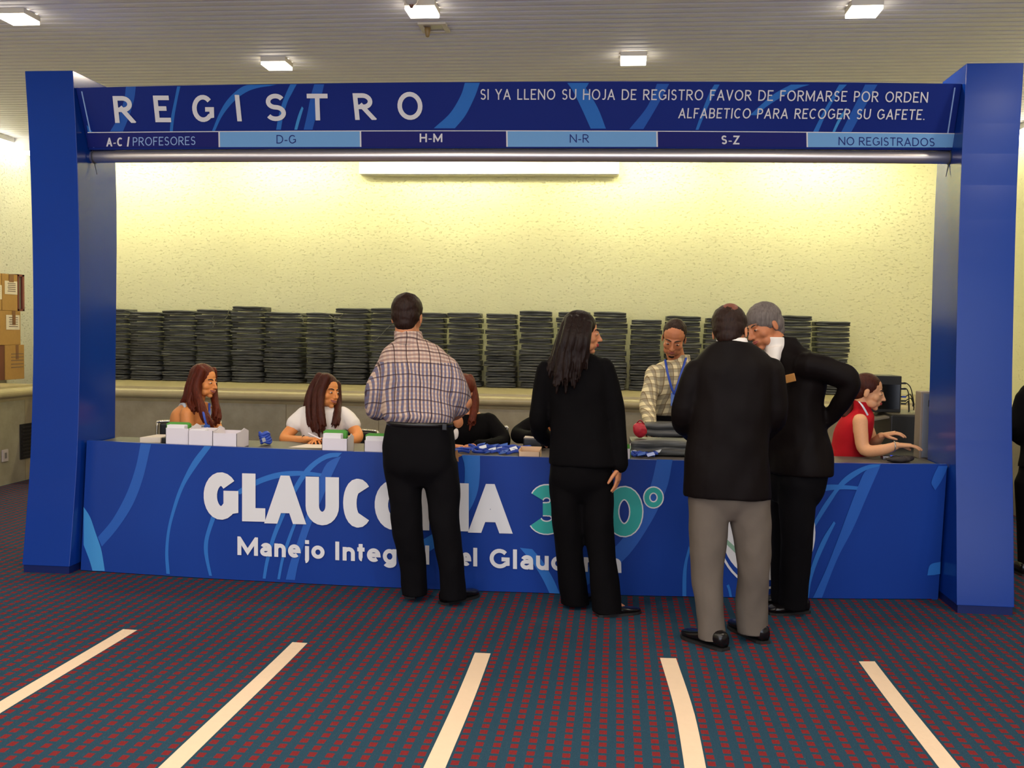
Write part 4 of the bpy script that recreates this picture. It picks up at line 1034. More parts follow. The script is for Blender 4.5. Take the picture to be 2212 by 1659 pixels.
core.tube([A(1526, 1060, Y), A(1530, 1200, Y), A(1538, 1345, Y-.02)], [.08, .06, .042]).tube([A(1620, 1060, Y), A(1620, 1200, Y+.04), A(1625, 1330, Y+.1)], [.08, .06, .042])
hd = [hand_geo(sL[-1], (1, .3, .1), (0, -.4, -1), 1, .6), hand_geo(sR[-1], (-1, .3, .1), (0, -.4, -1), -1, .6)]
body(root, hg, core, hd, SK)
face(root, P, ax, 1.0, None)
V, F = short_hair(P, ax, 1.0, .003).skin(.006, 3, .5, (.0022, 55, 55, 55)); MB().add(V, F).build('hair', H_dark, root, smooth=True, fix=False)
r_, f_, u_ = ax; n_ = (r_*.20 - f_*.72 + u_*.66).normalized(); t_ = n_.cross(r_).normalized(); MB().ell(P(.018, -.086, .097) - n_*.007, t_*.036, n_.cross(t_)*.036, n_*.011, 24).build('bald_spot', mat('scalp', (112, 58, 40), .5), root, smooth=True)
g = Geo().loft(tor).tube(sL, [.066, .063, .060, .054, .048]).tube(sR, [.066, .063, .060, .054, .048])
garment('jacket', g, .009, C_suit, root, 5, (.011, 6, 6, 4))
cg = Geo().loft([ring(1582, 750, Y-.012, .080, .078), ring(1581, 735, Y-.010, .073, .070), ring(1580, 729, Y-.006, .070, .068)], 24, 3); garment('collar', cg, .006, C_wht, root, 2, None)
hips = [ring(1570, 1000, Y, .175, .12), ring(1570, 1060, Y, .186, .128), ring(1571, 1085, Y, .17, .11), ring(1572, 1118, Y, .08, .06)]
g = legs_geo(hips, [A(1529, 1070, Y), A(1528, 1160, Y), A(1528, 1240, Y), A(1534, 1320, Y-.02), A(1541, 1400, Y-.03)], [A(1618, 1070, Y), A(1625, 1160, Y+.02), A(1628, 1240, Y+.04), A(1624, 1310, Y+.08), A(1627, 1384, Y+.10)], [.100, .092, .081, .074, .073])
garment('trousers', g, .010, C_gry, root, 12, (.011, 8, 8, 4), .038)
shoe(root, atZ(1566, 1406), atZ(1477, 1374), h=.08, w=.05); shoe(root, atZ(1652, 1391), atZ(1580, 1352), h=.08, w=.05)

# ---- 4. man in a dark suit leaning in, hand on hip
Y = 5.52
root = person('grey-haired man in dark suit with gold name tag, leaning in with bent elbow', (.97, 5.56, 0))
hc = A(1650, 705, Y); nb = A(1695, 770, Y)
hg, P, ax = head_geo(hc, (-.80, -.50, -.34), (-.42, 0, 1), 1.0, False, nb, .058)
yw = -58
tor = [ring(1696, 728, Y+.02, .056, .052, yw), ring(1700, 746, Y+.01, .080, .070, yw), ring(1706, 764, Y, .150, .095, yw), ring(1714, 784, Y, .195, .115, yw), ring(1716, 820, Y, .195, .125, yw), ring(1713, 870, Y, .176, .124, yw), ring(1718, 940, Y, .190, .136, yw), ring(1722, 1000, Y, .208, .152, yw), ring(1722, 1022, Y, .210, .155, yw)]
sL = [A(1742, 790, Y-.15), A(1790, 800, Y-.17), A(1834, 820, Y-.18), A(1826, 856, Y-.16), A(1798, 896, Y-.08), A(1766, 918, Y-.02)]
sR = [A(1690, 800, Y+.16), A(1660, 850, Y+.18), A(1640, 905, Y+.15), A(1600, 925, Y+.05)]
core = Geo().loft([(c, u*.84, v*.84) for c, u, v in tor]).tube(sL, [.05, .046, .042, .036, .030, .026]).tube(sR, [.05, .044, .04, .028])
core.tube([A(1725, 1020, Y-.08), A(1722, 1180, Y-.02), A(1716, 1270, Y+.04)], [.08, .06, .045]).tube([A(1700, 1020, Y+.1), A(1698, 1180, Y+.08), A(1695, 1260, Y+.1)], [.08, .06, .045])
hd = [hand_geo(sL[-1], (-.8, .2, -.6), (-.4, .9, .2), 1, .4, .8), hand_geo(sR[-1], (-1, -.2, 0), (0, -.3, -1), -1, .4)]
body(root, hg, core, hd, SKD)
face(root, P, ax, 1.0, None, None, mat('brow_grey', (70, 58, 52), .8), True)
V, F = short_hair(P, ax, 1.0, .005).skin(.006, 3, .5, (.0022, 55, 55, 55)); MB().add(V, F).build('hair', H_grey, root, smooth=True, fix=False)
g = Geo().loft(tor).tube(sL, [.078, .070, .060, .048, .046, .044]).tube(sR, [.07, .062, .058, .05])
garment('jacket', g, .009, C_suit, root, 5, (.011, 7, 7, 5))
cg = Geo().loft([ring(1680, 772, Y-.02, .064, .060, yw), ring(1674, 748, Y-.02, .058, .057, yw), ring(1670, 728, Y-.02, .055, .055, yw)], 24, 3)
cg.loft([(A(1668, 790, Y-.09), Vector((.030, -.02, .01)), Vector((.02, .04, 0))), (A(1674, 750, Y-.05), Vector((.036, -.022, .01)), Vector((.024, .04, 0)))], 20, 0)
garment('shirt', cg, .006, C_wht, root, 2, None)
c = A(1703, 818, Y-.185); n_ = Vector((-.35, -.93, .1)).normalized(); t_ = Vector((.93, -.35, .28)).normalized(); b_ = n_.cross(t_)
MB().obox(c, t_*.036, b_*.021, n_*.004).build('name_tag', M_gold, root, bevel=.002)
hips = [ring(1722, 960, Y, .17, .12, yw), ring(1720, 1020, Y, .18, .13, yw), ring(1718, 1060, Y, .17, .12, yw), ring(1716, 1085, Y, .13, .1, yw)]
g = legs_geo(hips, [A(1722, 1040, Y-.09), A(1722, 1120, Y-.07), A(1720, 1200, Y-.03), A(1713, 1318, Y+.04)], [A(1702, 1040, Y+.09), A(1700, 1120, Y+.09), A(1698, 1200, Y+.1), A(1694, 1292, Y+.13)], [.096, .090, .082, .076])
garment('trousers', g, .010, C_trs, root, 10, (.008, 8, 8, 4), .036)
shoe(root, atZ(1744, 1322), atZ(1660, 1327), h=.08, w=.05); shoe(root, atZ(1730, 1302), atZ(1652, 1306), h=.08, w=.05)

# ---- 5. man in cream plaid behind the counter, looking down
Y = 7.1
root = person('man in cream plaid shirt with blue lanyard, standing behind the counter', (.4, 7.25, 0))
hc = A(1456, 731, Y-.05); nb = A(1466, 784, Y+.06)
hg, P, ax = head_geo(hc, (-.14, -.84, -.46), (.05, -.46, .84), 1.0, False, nb, .062)
tor = [ring(1467, 778, Y+.05, .085, .075), ring(1466, 788, Y+.05, .140, .090), ring(1464, 802, Y+.06, .180, .108), ring(1462, 830, Y+.07, .188, .120), ring(1461, 870, Y+.12, .178, .124), ring(1461, 897, Y+.15, .176, .126)]
sL = [A(1413, 808, Y+.04), A(1404, 845, Y-.02), A(1399, 876, Y-.06), A(1402, 900, Y-.14), A(1404, 912, Y-.20)]
sR = [A(1514, 806, Y+.04), A(1526, 850, Y), A(1528, 885, Y-.04), A(1505, 905, Y-.16)]
core = Geo().loft([(c, u*.85, v*.85) for c, u, v in tor]).tube(sL, [.045, .042, .04, .032, .028]).tube(sR, [.045, .042, .04, .028])
core.tube([A(1435, 935, Y+.15), A(1435, 1060, Y+.14), A(1437, 1165, Y+.15)], [.08, .06, .045]).tube([A(1490, 935, Y+.15), A(1492, 1060, Y+.14), A(1494, 1165, Y+.15)], [.08, .06, .045])
hd = [hand_geo(sL[-1], (.35, -.75, -.5), (.3, .3, -.9), -1, .7), hand_geo(sR[-1], (-.6, -.7, -.2), (0, 0, -1), 1, .6)]
body(root, hg, core, hd, SKD)
face(root, P, ax, 1.0, None, None, None, True)
g = short_hair(lambda x, y, z: P(x, y-.012, z+.004), ax, .98, .001); V, F = g.skin(.006, 3, .5, (.0022, 55, 55, 55)); MB().add(V, F).build('hair', H_dark, root, smooth=True, fix=False)
r_, f_, u_ = ax
g = Geo().ell(P(0, .077, -.101), r_*.022, f_*.013, u_*.011); V, F = g.skin(.005, 2); MB().add(V, F).build('beard', H_dark, root, smooth=True, fix=False)
g = Geo().loft(tor).tube(sL, [.064, .062, .058, .050, .044]).tube(sR, [.064, .062, .058, .05])
garment('shirt', g, .009, C_pl2, root, 5, (.009, 7, 7, 5))
hips = [ring(1461, 892, Y+.15, .165, .118), ring(1462, 925, Y+.15, .172, .122), ring(1463, 960, Y+.15, .165, .12), ring(1463, 985, Y+.15, .13, .1)]
g = legs_geo(hips, [A(1435, 950, Y+.15), A(1435, 1060, Y+.14), A(1437, 1165, Y+.15)], [A(1490, 950, Y+.15), A(1492, 1060, Y+.14), A(1494, 1165, Y+.15)], [.092, .082, .074])
garment('trousers', g, .012, C_trs, root, 4, None)
for q in (A(1437, 1182, Y+.2), A(1494, 1182, Y+.2)): shoe(root, (q.x, Y+.22, 0), (q.x-.02, Y-.06, 0))
def lanyard(root, pts, badge, n, bw=.034, bh=.045, m=None):
    n = Vector(n).normalized(); t = n.cross(Vector((0, 0, 1))).normalized(); b = MB()
    for pl in pts:
        b.tube(pl, .008, 8, flat=.25, ref=t, cr=4)
    o = b.build('lanyard', m or M_blue, root, smooth=True)
    if badge is not None:
        c = Vector(badge); u = t.cross(n); u = u if u.z > 0 else -u
        bo = MB().obox(c, t*bw, u*bh, n*.003).build('badge', M_bdg, root, bevel=.002)
        MB().ell(c + n*.0035, t*bw*.45, u*bw*.5, n*.001, 16).build('badge_emblem', M_bw, bo)
    return o
fy = Y-.085
cg = Geo().loft([ring(1467, 790, Y+.05, .088, .080), ring(1467, 776, Y+.052, .078, .074), ring(1467, 766, Y+.056, .073, .072)], 24, 2); garment('collar', cg, .006, C_pl2, root, 2, None)
lanyard(root, [[A(1437, 778, fy+.06), A(1442, 805, fy+.0), A(1450, 835, fy-.005), A(1456, 850, fy+.0)], [A(1482, 774, fy+.06), A(1472, 805, fy), A(1462, 835, fy-.005), A(1457, 850, fy)]], A(1460, 863, fy+.005), (-.1, -1, .15))

# ---- 6. seated woman in a pale sleeveless top, auburn hair
Y = 6.62
root = person('seated woman with long wavy auburn hair and pale sleeveless top, farthest left at the counter', (-2.9, 6.75, 0))
hc = A(441, 823, Y); nb = A(424, 872, Y+.02)
hg, P, ax = head_geo(hc, (.95, -.24, -.14), (.05, 0, 1), .92, True, nb, .046)
yw = 48
tor = [ring(424, 868, Y, .065, .06, yw), ring(421, 878, Y, .12, .078, yw), ring(418, 892, Y, .155, .092, yw), ring(415, 915, Y, .155, .105, yw), ring(410, 945, Y+.03, .138, .095, yw), ring(404, 985, Y+.06, .150, .11, yw), ring(402, 1025, Y+.08, .165, .125, yw)]
aN = [A(404, 892, Y-.13), A(406, 918, Y-.14), A(412, 945, Y-.16), A(440, 952, Y-.22), A(470, 945, Y-.28)]
aF = [A(446, 892, Y+.12), A(462, 912, Y+.08), A(474, 938, Y+.0), A(480, 942, Y-.1), A(474, 944, Y-.2)]
core = Geo().loft([(c, u*.97, v*.97) for c, u, v in tor]).tube(aN, [.047, .043, .038, .034, .025]).tube(aF, [.045, .041, .037, .031, .024])
hd = [hand_geo(aN[-1], (1, -.25, .12), (0, .2, -1), 1, .28, .92, .16), hand_geo(aF[-1], (.75, -.6, .02), (0, 0, -1), -1, .35, .92)]
body(root, hg, core, hd, SKO, .0085)
face(root, P, ax, .92, None, smile=True)
r_, f_, u_ = ax; s = .92
g = Geo(); g.ell(P(0, -.024, .038), r_*.088*s, f_*.098*s, u_*.090*s, 28); g.ell(P(0, -.062, -.02), r_*.078*s, f_*.060*s, u_*.085*s, 22)
gd = [[A(420, 800, Y), A(408, 835, Y-.02), A(402, 862, Y-.02), A(400, 878, Y-.02)], [A(430, 795, Y-.06), A(416, 830, Y-.08), A(412, 865, Y-.10), A(420, 895, Y-.14)],
      [A(436, 800, Y-.07), A(424, 840, Y-.10), A(436, 880, Y-.15), A(448, 922, Y-.18)], [A(428, 830, Y-.06), A(428, 868, Y-.12), A(446, 900, Y-.17), A(462, 926, Y-.17)],
      [A(460, 800, Y+.07), A(462, 850, Y+.08), A(468, 890, Y+.02), A(466, 920, Y-.02)], [A(424, 820, Y+.06), A(412, 860, Y+.10), A(408, 885, Y+.12), A(412, 900, Y+.12)]]
locks(g, gd, 14, .029, .010, .004, 8, .012, 11)
V, F = g.skin(.0048, 2, .5); MB().add(V, F).build('hair', H_red, root, smooth=True, fix=False)
g = Geo().loft([(c, u*1.03, v*1.06) for c, u, v in tor[3:]])
l_ = Vector((math.cos(math.radians(yw)), math.sin(math.radians(yw)), 0))
for q in (-1, 1):
    c3, u3, v3 = tor[3]; c2, u2, v2 = tor[1]
    g.tube([c3 + u3*q*.55 - v3*1.0, c2 + u2*q*.72 - v2*.55 + Vector((0, 0, .0)), c2 + u2*q*.72 + Vector((0, 0, .020)), c2 + u2*q*.72 + v2*.6, c3 + u3*q*.6 + v3*1.0], .012, 10, 3)
garment('tank_top', g, .008, C_tank, root, 4, (.004, 9, 9, 6))
seated_lower(root, A(402, 1030, Y+.1), (-2.95, 6.2, .52), (-2.72, 6.24, .52), C_trs)
lanyard(root, [[A(438, 872, Y-.1), A(440, 895, Y-.2), A(446, 918, Y-.21)], [A(452, 872, Y), A(452, 895, Y-.12), A(447, 918, Y-.21)]], A(447, 926, Y-.215), (.7, -.7, 0), .02, .025)
MB().ell(P(.079, -.006, -.045), r_*.004, f_*.004, u_*.004, 8).build('earring', M_buck, root, smooth=True)

# ---- 7. seated woman in a white T-shirt, long straight hair
Y = 6.60
root = person('seated woman with long straight brown hair and white T-shirt, laughing and looking right', (-2.05, 7.0, 0))
hc = A(706, 845, Y-.02); nb = A(700, 884, Y+.02)
hg, P, ax = head_geo(hc, (.84, -.52, -.10), (.16, 0, 1), .92, True, nb, .046)
tor = [ring(700, 876, Y, .07, .06), ring(700, 884, Y, .125, .08), ring(700, 896, Y, .158, .092), ring(699, 918, Y-.01, .156, .105), ring(698, 948, Y, .140, .098), ring(698, 990, Y+.05, .152, .112), ring(698, 1030, Y+.08, .168, .125)]
aL = [A(652, 900, Y), A(634, 924, Y-.04), A(615, 948, Y-.10), A(640, 952, Y-.2), A(664, 950, Y-.30)]
aR = [A(748, 900, Y), A(764, 924, Y-.03), A(772, 946, Y-.1), A(742, 954, Y-.22), A(712, 952, Y-.31)]
core = Geo().loft([(c, u*.92, v*.92) for c, u, v in tor]).tube(aL, [.045, .042, .038, .034, .025]).tube(aR, [.045, .042, .038, .034, .025])
hd = [hand_geo(aL[-1], (.85, -.4, .12), (.2, -.2, -1), 1, .85, .92), hand_geo(aR[-1], (-.9, -.3, .10), (-.1, -.2, -1), -1, .7, .92)]
body(root, hg, core, hd, SKO, .0085)
face(root, P, ax, .92, None, smile=True)
r_, f_, u_ = ax; s = .92
g = Geo(); g.ell(P(0, -.024, .040), r_*.088*s, f_*.098*s, u_*.090*s, 28); g.ell(P(0, -.058, -.015), r_*.080*s, f_*.062*s, u_*.085*s, 22)
gd = [[A(690, 812, Y-.03), A(672, 845, Y-.04), A(668, 890, Y-.09), A(676, 934, Y-.13)], [A(700, 815, Y-.08), A(684, 850, Y-.09), A(682, 895, Y-.13), A(690, 945, Y-.15)],
      [A(706, 815, Y-.09), A(694, 850, Y-.11), A(693, 890, Y-.15), A(700, 940, Y-.16)], [A(682, 825, Y+.02), A(668, 855, Y+.03), A(662, 890, Y+.03), A(664, 922, Y+.04)],
      [A(728, 830, Y+.05), A(730, 870, Y+.02), A(728, 900, Y-.10), A(724, 925, Y-.13)], [A(690, 830, Y+.06), A(680, 870, Y+.1), A(676, 900, Y+.12), A(680, 915, Y+.13)]]
locks(g, gd, 14, .029, .010, .004, 11, .002)
V, F = g.skin(.0048, 2, .5); MB().add(V, F).build('hair', H_brown, root, smooth=True, fix=False)
g = Geo().loft(tor).tube([A(660, 893, Y), A(648, 905, Y-.01), A(636, 918, Y-.03)], [.052, .055, .056]).tube([A(740, 893, Y), A(752, 905, Y-.01), A(763, 918, Y-.02)], [.052, .055, .056])
garment('t_shirt', g, .008, C_wht, root, 5, (.006, 9, 9, 6))
seated_lower(root, A(698, 1030, Y+.1), (-2.15, 6.2, .52), (-1.9, 6.2, .52), C_trs)
MB().tube([aL[3]*.35 + aL[4]*.65 + Vector((0, .029*math.cos(a), .029*math.sin(a))) for a in [2*PI*k/14 for k in range(15)]], .004, 8).build('bracelet', mat('dark_bracelet', (40, 30, 30), .4), root, smooth=True)

# ---- 8. seated woman in a black jacket, half hidden behind the plaid man
Y = 6.60
root = person('seated woman in black jacket with long dark red hair, half hidden behind the plaid-shirted man', (-1.0, 7.0, 0))
hc = A(998, 848, Y-.02); nb = A(1002, 892, Y+.02)
hg, P, ax = head_geo(hc, (-.35, -.95, -.22), (0, -.1, 1), .92, True, nb, .046)
tor = [ring(1003, 884, Y, .07, .062), ring(1004, 893, Y, .125, .085), ring(1005, 906, Y, .160, .098), ring(1006, 930, Y-.01, .166, .112), ring(1006, 960, Y, .158, .108), ring(1006, 1000, Y+.05, .16, .118), ring(1006, 1035, Y+.08, .172, .13)]
aR = [A(1055, 910, Y), A(1076, 932, Y-.05), A(1086, 954, Y-.12), A(1062, 962, Y-.24), A(1034, 962, Y-.34)]
aL = [A(955, 910, Y), A(938, 935, Y-.05), A(930, 956, Y-.12), A(950, 962, Y-.24), A(972, 964, Y-.34)]
core = Geo().loft([(c, u*.88, v*.9) for c, u, v in tor]).tube(aR, [.042, .038, .036, .03, .025]).tube(aL, [.042, .038, .036, .03, .025])
core.ell(A(988, 908, Y-.105), Vector((.034, 0, 0)), Vector((0, .022, 0)), Vector((-.008, 0, .055)))
hd = [hand_geo(aR[-1], (-.95, -.3, -.12), (-.1, 0, -1), -1, .75, .95), hand_geo(aL[-1], (.95, -.3, 0), (0, 0, -1), 1, .6, .92)]
body(root, hg, core, hd, SK, .009)
face(root, P, ax, .92, None)
r_, f_, u_ = ax; s = .92
g = Geo(); g.ell(P(0, -.026, .040), r_*.088*s, f_*.098*s, u_*.092*s, 28); g.ell(P(0, -.058, -.015), r_*.082*s, f_*.062*s, u_*.085*s, 22)
gd = [[A(1015, 815, Y), A(1024, 850, Y-.02), A(1024, 885, Y-.06), A(1014, 930, Y-.12)], [A(1018, 820, Y+.04), A(1027, 860, Y+.02), A(1026, 890, Y-.02), A(1020, 920, Y-.10)], [A(980, 820, Y), A(970, 855, Y-.03), A(968, 890, Y-.07), A(976, 925, Y-.12)], [A(1005, 830, Y+.08), A(1010, 880, Y+.12), A(1010, 910, Y+.13)]]
locks(g, gd, 14, .026, .010, .004, 21, .003)
V, F = g.skin(.0048, 2, .5); MB().add(V, F).build('hair', H_red, root, smooth=True, fix=False)
g = Geo().loft(tor[1:]).tube(aR, [.058, .056, .052, .046, .040]).tube(aL, [.058, .056, .052, .046, .040])
garment('jacket', g, .009, C_blk, root, 5, (.006, 8, 8, 5))
g = Geo().ell(A(985, 938, Y-.106), Vector((.030, 0, 0)), Vector((0, .018, 0)), Vector((.004, 0, .045))); garment('blouse', g, .006, C_wht, root, 2, None)
seated_lower(root, A(1006, 1035, Y+.1), (-1.1, 6.2, .52), (-.85, 6.2, .52), C_blk)

# ---- 8b. seated person in black, almost hidden behind the woman in the black suit
Y = 6.62
root = person('seated person in black jacket almost hidden behind the woman in the black suit', (-.3, 6.8, 0))
hc = A(1218, 842, Y-.02); nb = A(1218, 886, Y+.02)
hg, P, ax = head_geo(hc, (.1, -1, -.2), (0, -.1, 1), .92, True, nb, .046)
tor = [ring(1218, 880, Y, .07, .062), ring(1218, 890, Y, .12, .085), ring(1217, 904, Y, .155, .098), ring(1216, 930, Y-.01, .160, .110), ring(1216, 960, Y, .155, .108), ring(1216, 1000, Y+.05, .158, .116), ring(1216, 1035, Y+.08, .17, .13)]
aL = [A(1166, 908, Y), A(1138, 926, Y-.05), A(1119, 940, Y-.12), A(1140, 945, Y-.22), A(1164, 940, Y-.32)]
aR = [A(1268, 908, Y), A(1290, 930, Y-.05), A(1300, 955, Y-.12), A(1280, 962, Y-.24), A(1255, 964, Y-.32)]
core = Geo().loft([(c, u*.88, v*.9) for c, u, v in tor]).tube(aL, [.042, .038, .036, .03, .025]).tube(aR, [.042, .038, .036, .03, .025])
hd = [hand_geo(aL[-1], (.8, -.3, .55), (.2, -.6, -.6), 1, .5, .95), hand_geo(aR[-1], (-.95, -.3, 0), (0, 0, -1), -1, .6, .92)]
body(root, hg, core, hd, SKO, .009)
face(root, P, ax, .92, None)
V, F = short_hair(P, ax, .93, .008).skin(.006, 3, .5, (.0022, 55, 55, 55)); MB().add(V, F).build('hair', H_blk, root, smooth=True, fix=False)
g = Geo().loft(tor[1:]).tube(aL, [.058, .056, .052, .046, .042]).tube(aR, [.058, .056, .052, .046, .042])
garment('jacket', g, .009, C_blk, root, 5, (.006, 8, 8, 5))
seated_lower(root, A(1216, 1035, Y+.1), (-.4, 6.2, .52), (-.15, 6.2, .52), C_blk)

# ---- 9. seated woman in a red sleeveless turtleneck
Y = 6.50
root = person('seated woman in red sleeveless turtleneck with ponytail, typing at the right end of the counter', (1.5, 6.75, 0))
hc = A(1876, 846, Y); nb = A(1862, 892, Y)
hg, P, ax = head_geo(hc, (.96, -.20, -.20), (.14, 0, 1), .93, True, nb, .047)
yw = 90
tor = [ring(1862, 888, Y, .065, .06, yw), ring(1857, 897, Y, .118, .078, yw), ring(1850, 910, Y, .150, .092, yw), ring(1842, 935, Y+.01, .150, .105, yw), ring(1834, 965, Y+.02, .136, .100, yw), ring(1829, 1000, Y+.04, .150, .112, yw), ring(1828, 1035, Y+.05, .168, .125, yw)]
aN = [A(1858, 908, Y-.145), A(1860, 938, Y-.17), A(1868, 972, Y-.20), A(1905, 972, Y-.25), A(1938, 962, Y-.27)]
aF = [A(1862, 908, Y+.15), A(1876, 932, Y+.14), A(1886, 958, Y+.10), A(1896, 950, Y+.02), A(1905, 941, Y-.03)]
core = Geo().loft([(c, u*.96, v*.96) for c, u, v in tor]).tube(aN, [.046, .043, .038, .034, .024]).tube(aF, [.045, .041, .037, .031, .024])
hd = [hand_geo(aN[-1], (1, -.1, .02), (0, 0, -1), 1, .45, .92), hand_geo(aF[-1], (.85, -.3, .25), (.25, 0, -1), -1, .7, .92)]
body(root, hg, core, hd, SKP, .0085)
face(root, P, ax, .93, None, M_lipr, None, True)
r_, f_, u_ = ax; s = .93
g = Geo(); g.ell(P(0, -.022, .037), r_*.081*s, f_*.097*s, u_*.086*s, 28); g.ell(P(0, -.055, -.005), r_*.074*s, f_*.058*s, u_*.07*s, 22); g.ell(P(0, -.112, -.01), r_*.022, f_*.022, u_*.022)
gd = [[P(0, -.10, 0), P(0, -.145, -.02), A(1834, 878, Y+.0), A(1824, 905, Y+.0)]]
locks(g, gd, 22, .026, .012, .005, 31, .004)
V, F = g.skin(.0052, 2, .5); MB().add(V, F).build('hair', H_brown, root, smooth=True, fix=False)
g = Geo().loft([(c, u*1.03, v*1.05) for c, u, v in tor])
g.tube([nb + Vector((0, 0, -.01)), P(0, -.024, -.092)*.6 + nb*.4, P(0, -.024, -.090)], [.062, .056, .054], 20, 3)
garment('turtleneck', g, .008, C_red, root, 4, (.004, 9, 9, 6))
seated_lower(root, A(1828, 1035, Y+.1), (1.60, 6.42, .50), (1.62, 6.66, .50), C_trs)
lanyard(root, [[A(1856, 868, Y-.06), A(1864, 878, Y-.10), A(1876, 900, Y-.10), A(1884, 925, Y-.06)]], None, (.5, -.8, .2), m=M_bw)
MB().tube([aN[3]*.2 + aN[4]*.8 + Vector((0, .028*math.cos(a), .028*math.sin(a))) for a in [2*PI*k/14 for k in range(15)]], .0035, 8).build('bracelet', M_buck, root, smooth=True)

# ---- 10. person in black at the right edge of the view
Y = 6.75
root = person('person in black clothes partly cut off by the right edge beyond the right pillar', (2.66, 6.7, 0))
cx = 2262
hc = Vector((A(cx, 800, Y).x, Y, 1.50)); nb = Vector((hc.x, Y, 1.32))
hg, P, ax = head_geo(hc, (.1, 1, -.1), (0, .1, 1), .95, True, nb, .05)
tor = [ring(cx, 820, Y, .07, .06), ring(cx, 832, Y, .13, .08), ring(cx, 850, Y, .165, .1), ring(cx, 900, Y, .16, .11), ring(cx, 960, Y, .155, .11), ring(cx, 1010, Y, .175, .125)]
sL = [A(2214, 858, Y), A(2202, 895, Y), A(2193, 930, Y), A(2204, 948, Y+.12), A(2222, 950, Y+.22)]
sR = [A(2310, 858, Y), A(2325, 940, Y), A(2320, 1000, Y+.05)]
core = Geo().loft([(c, u*.85, v*.85) for c, u, v in tor]).tube(sL, [.04, .038, .036, .03, .025]).tube(sR, [.04, .036, .026])
core.tube([A(cx-32, 1030, Y), A(cx-30, 1130, Y), A(cx-28, 1225, Y)], [.075, .055, .04]).tube([A(cx+32, 1030, Y), A(cx+30, 1130, Y), A(cx+28, 1225, Y)], [.075, .055, .04])
hd = [hand_geo(sL[-1], (1, .4, 0), (0, -.3, -1), 1, .5, .92), hand_geo(sR[-1], (0, .3, -1), (-1, 0, 0), -1, .4, .92)]
body(root, hg, core, hd, SKD)
face(root, P, ax, .95, None)
V, F = short_hair(P, ax, .95, .008).skin(.006, 3, .5, (.0022, 55, 55, 55)); MB().add(V, F).build('hair', H_blk, root, smooth=True, fix=False)
g = Geo().loft(tor).tube(sL, [.055, .052, .050, .045, .042]).tube(sR, [.055, .05, .045]); garment('jacket', g, .010, C_blk, root, 5, (.006, 8, 8, 5))
hips = [ring(cx, 985, Y, .15, .11), ring(cx, 1030, Y, .17, .12), ring(cx, 1060, Y, .16, .12), ring(cx, 1085, Y, .13, .1)]
g = legs_geo(hips, [A(cx-36, 1040, Y), A(cx-34, 1130, Y), A(cx-32, 1228, Y)], [A(cx+36, 1040, Y), A(cx+34, 1130, Y), A(cx+32, 1228, Y)], [.095, .088, .085]); garment('trousers', g, .011, C_blk, root, 5, None)
for dx in (-.10, .11): shoe(root, (hc.x+dx, Y-.06, 0), (hc.x+dx, Y+.19, 0))
# ------------------------------------------------------------------ the stacks of folded bags on the back ledge
ORD = ['topmost', 'second', 'third', 'fourth', 'fifth', 'sixth', 'seventh', 'eighth', 'ninth', 'tenth', 'eleventh', 'twelfth', 'thirteenth', 'bottom']
NUM = ['first', 'second', 'third', 'fourth', 'fifth', 'sixth', 'seventh', 'eighth', 'ninth', 'tenth', 'eleventh', 'twelfth', 'thirteenth', 'fourteenth', 'fifteenth', 'sixteenth', 'seventeenth', 'eighteenth', 'nineteenth', 'twentieth', 'twenty-first']
def bag_mat(name, a, b):
    m = bpy.data.materials.new(name); m.use_nodes = True; nt = m.node_tree; bs = nt.nodes['Principled BSDF']
    tc = node(nt, 'ShaderNodeTexCoord'); nz = node(nt, 'ShaderNodeTexNoise'); nz.inputs['Scale'].default_value = 9; nz.inputs['Detail'].default_value = 5
    oi = node(nt, 'ShaderNodeObjectInfo'); ad = node(nt, 'ShaderNodeVectorMath', operation='ADD')
    cb = node(nt, 'ShaderNodeCombineXYZ'); nt.links.new(math_node(nt, 'MULTIPLY', oi.outputs['Random'], 50.0), cb.inputs[0])
    nt.links.new(tc.outputs['Object'], ad.inputs[0]); nt.links.new(cb.outputs[0], ad.inputs[1]); nt.links.new(ad.outputs[0], nz.inputs['Vector'])
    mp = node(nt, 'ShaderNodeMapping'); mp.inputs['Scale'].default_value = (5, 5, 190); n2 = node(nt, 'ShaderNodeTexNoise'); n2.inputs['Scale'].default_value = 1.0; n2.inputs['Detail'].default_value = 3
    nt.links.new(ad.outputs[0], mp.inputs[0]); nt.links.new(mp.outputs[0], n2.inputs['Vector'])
    rm = node(nt, 'ShaderNodeMapRange'); rm.inputs['From Min'].default_value = 0.40; rm.inputs['From Max'].default_value = 0.72; nt.links.new(n2.outputs[0], rm.inputs[0])  # thin pale streaks painted into the colour, for fold edges catching light
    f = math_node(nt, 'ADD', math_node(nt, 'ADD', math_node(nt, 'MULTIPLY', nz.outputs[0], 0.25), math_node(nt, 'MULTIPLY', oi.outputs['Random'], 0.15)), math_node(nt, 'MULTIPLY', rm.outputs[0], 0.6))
    nt.links.new(mixc(nt, f, a, b), bs.inputs['Base Color']); bs.inputs['Roughness'].default_value = 0.45
    bp = node(nt, 'ShaderNodeBump'); bp.inputs['Strength'].default_value = 0.4; bp.inputs['Distance'].default_value = 0.01
    nt.links.new(nz.outputs[0], bp.inputs['Height']); nt.links.new(bp.outputs[0], bs.inputs['Normal']); return m
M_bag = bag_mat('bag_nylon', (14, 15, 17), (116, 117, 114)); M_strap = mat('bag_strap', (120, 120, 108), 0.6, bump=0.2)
M_bag2 = bag_mat('bag_nylon_grey', (56, 58, 60), (92, 94, 96))
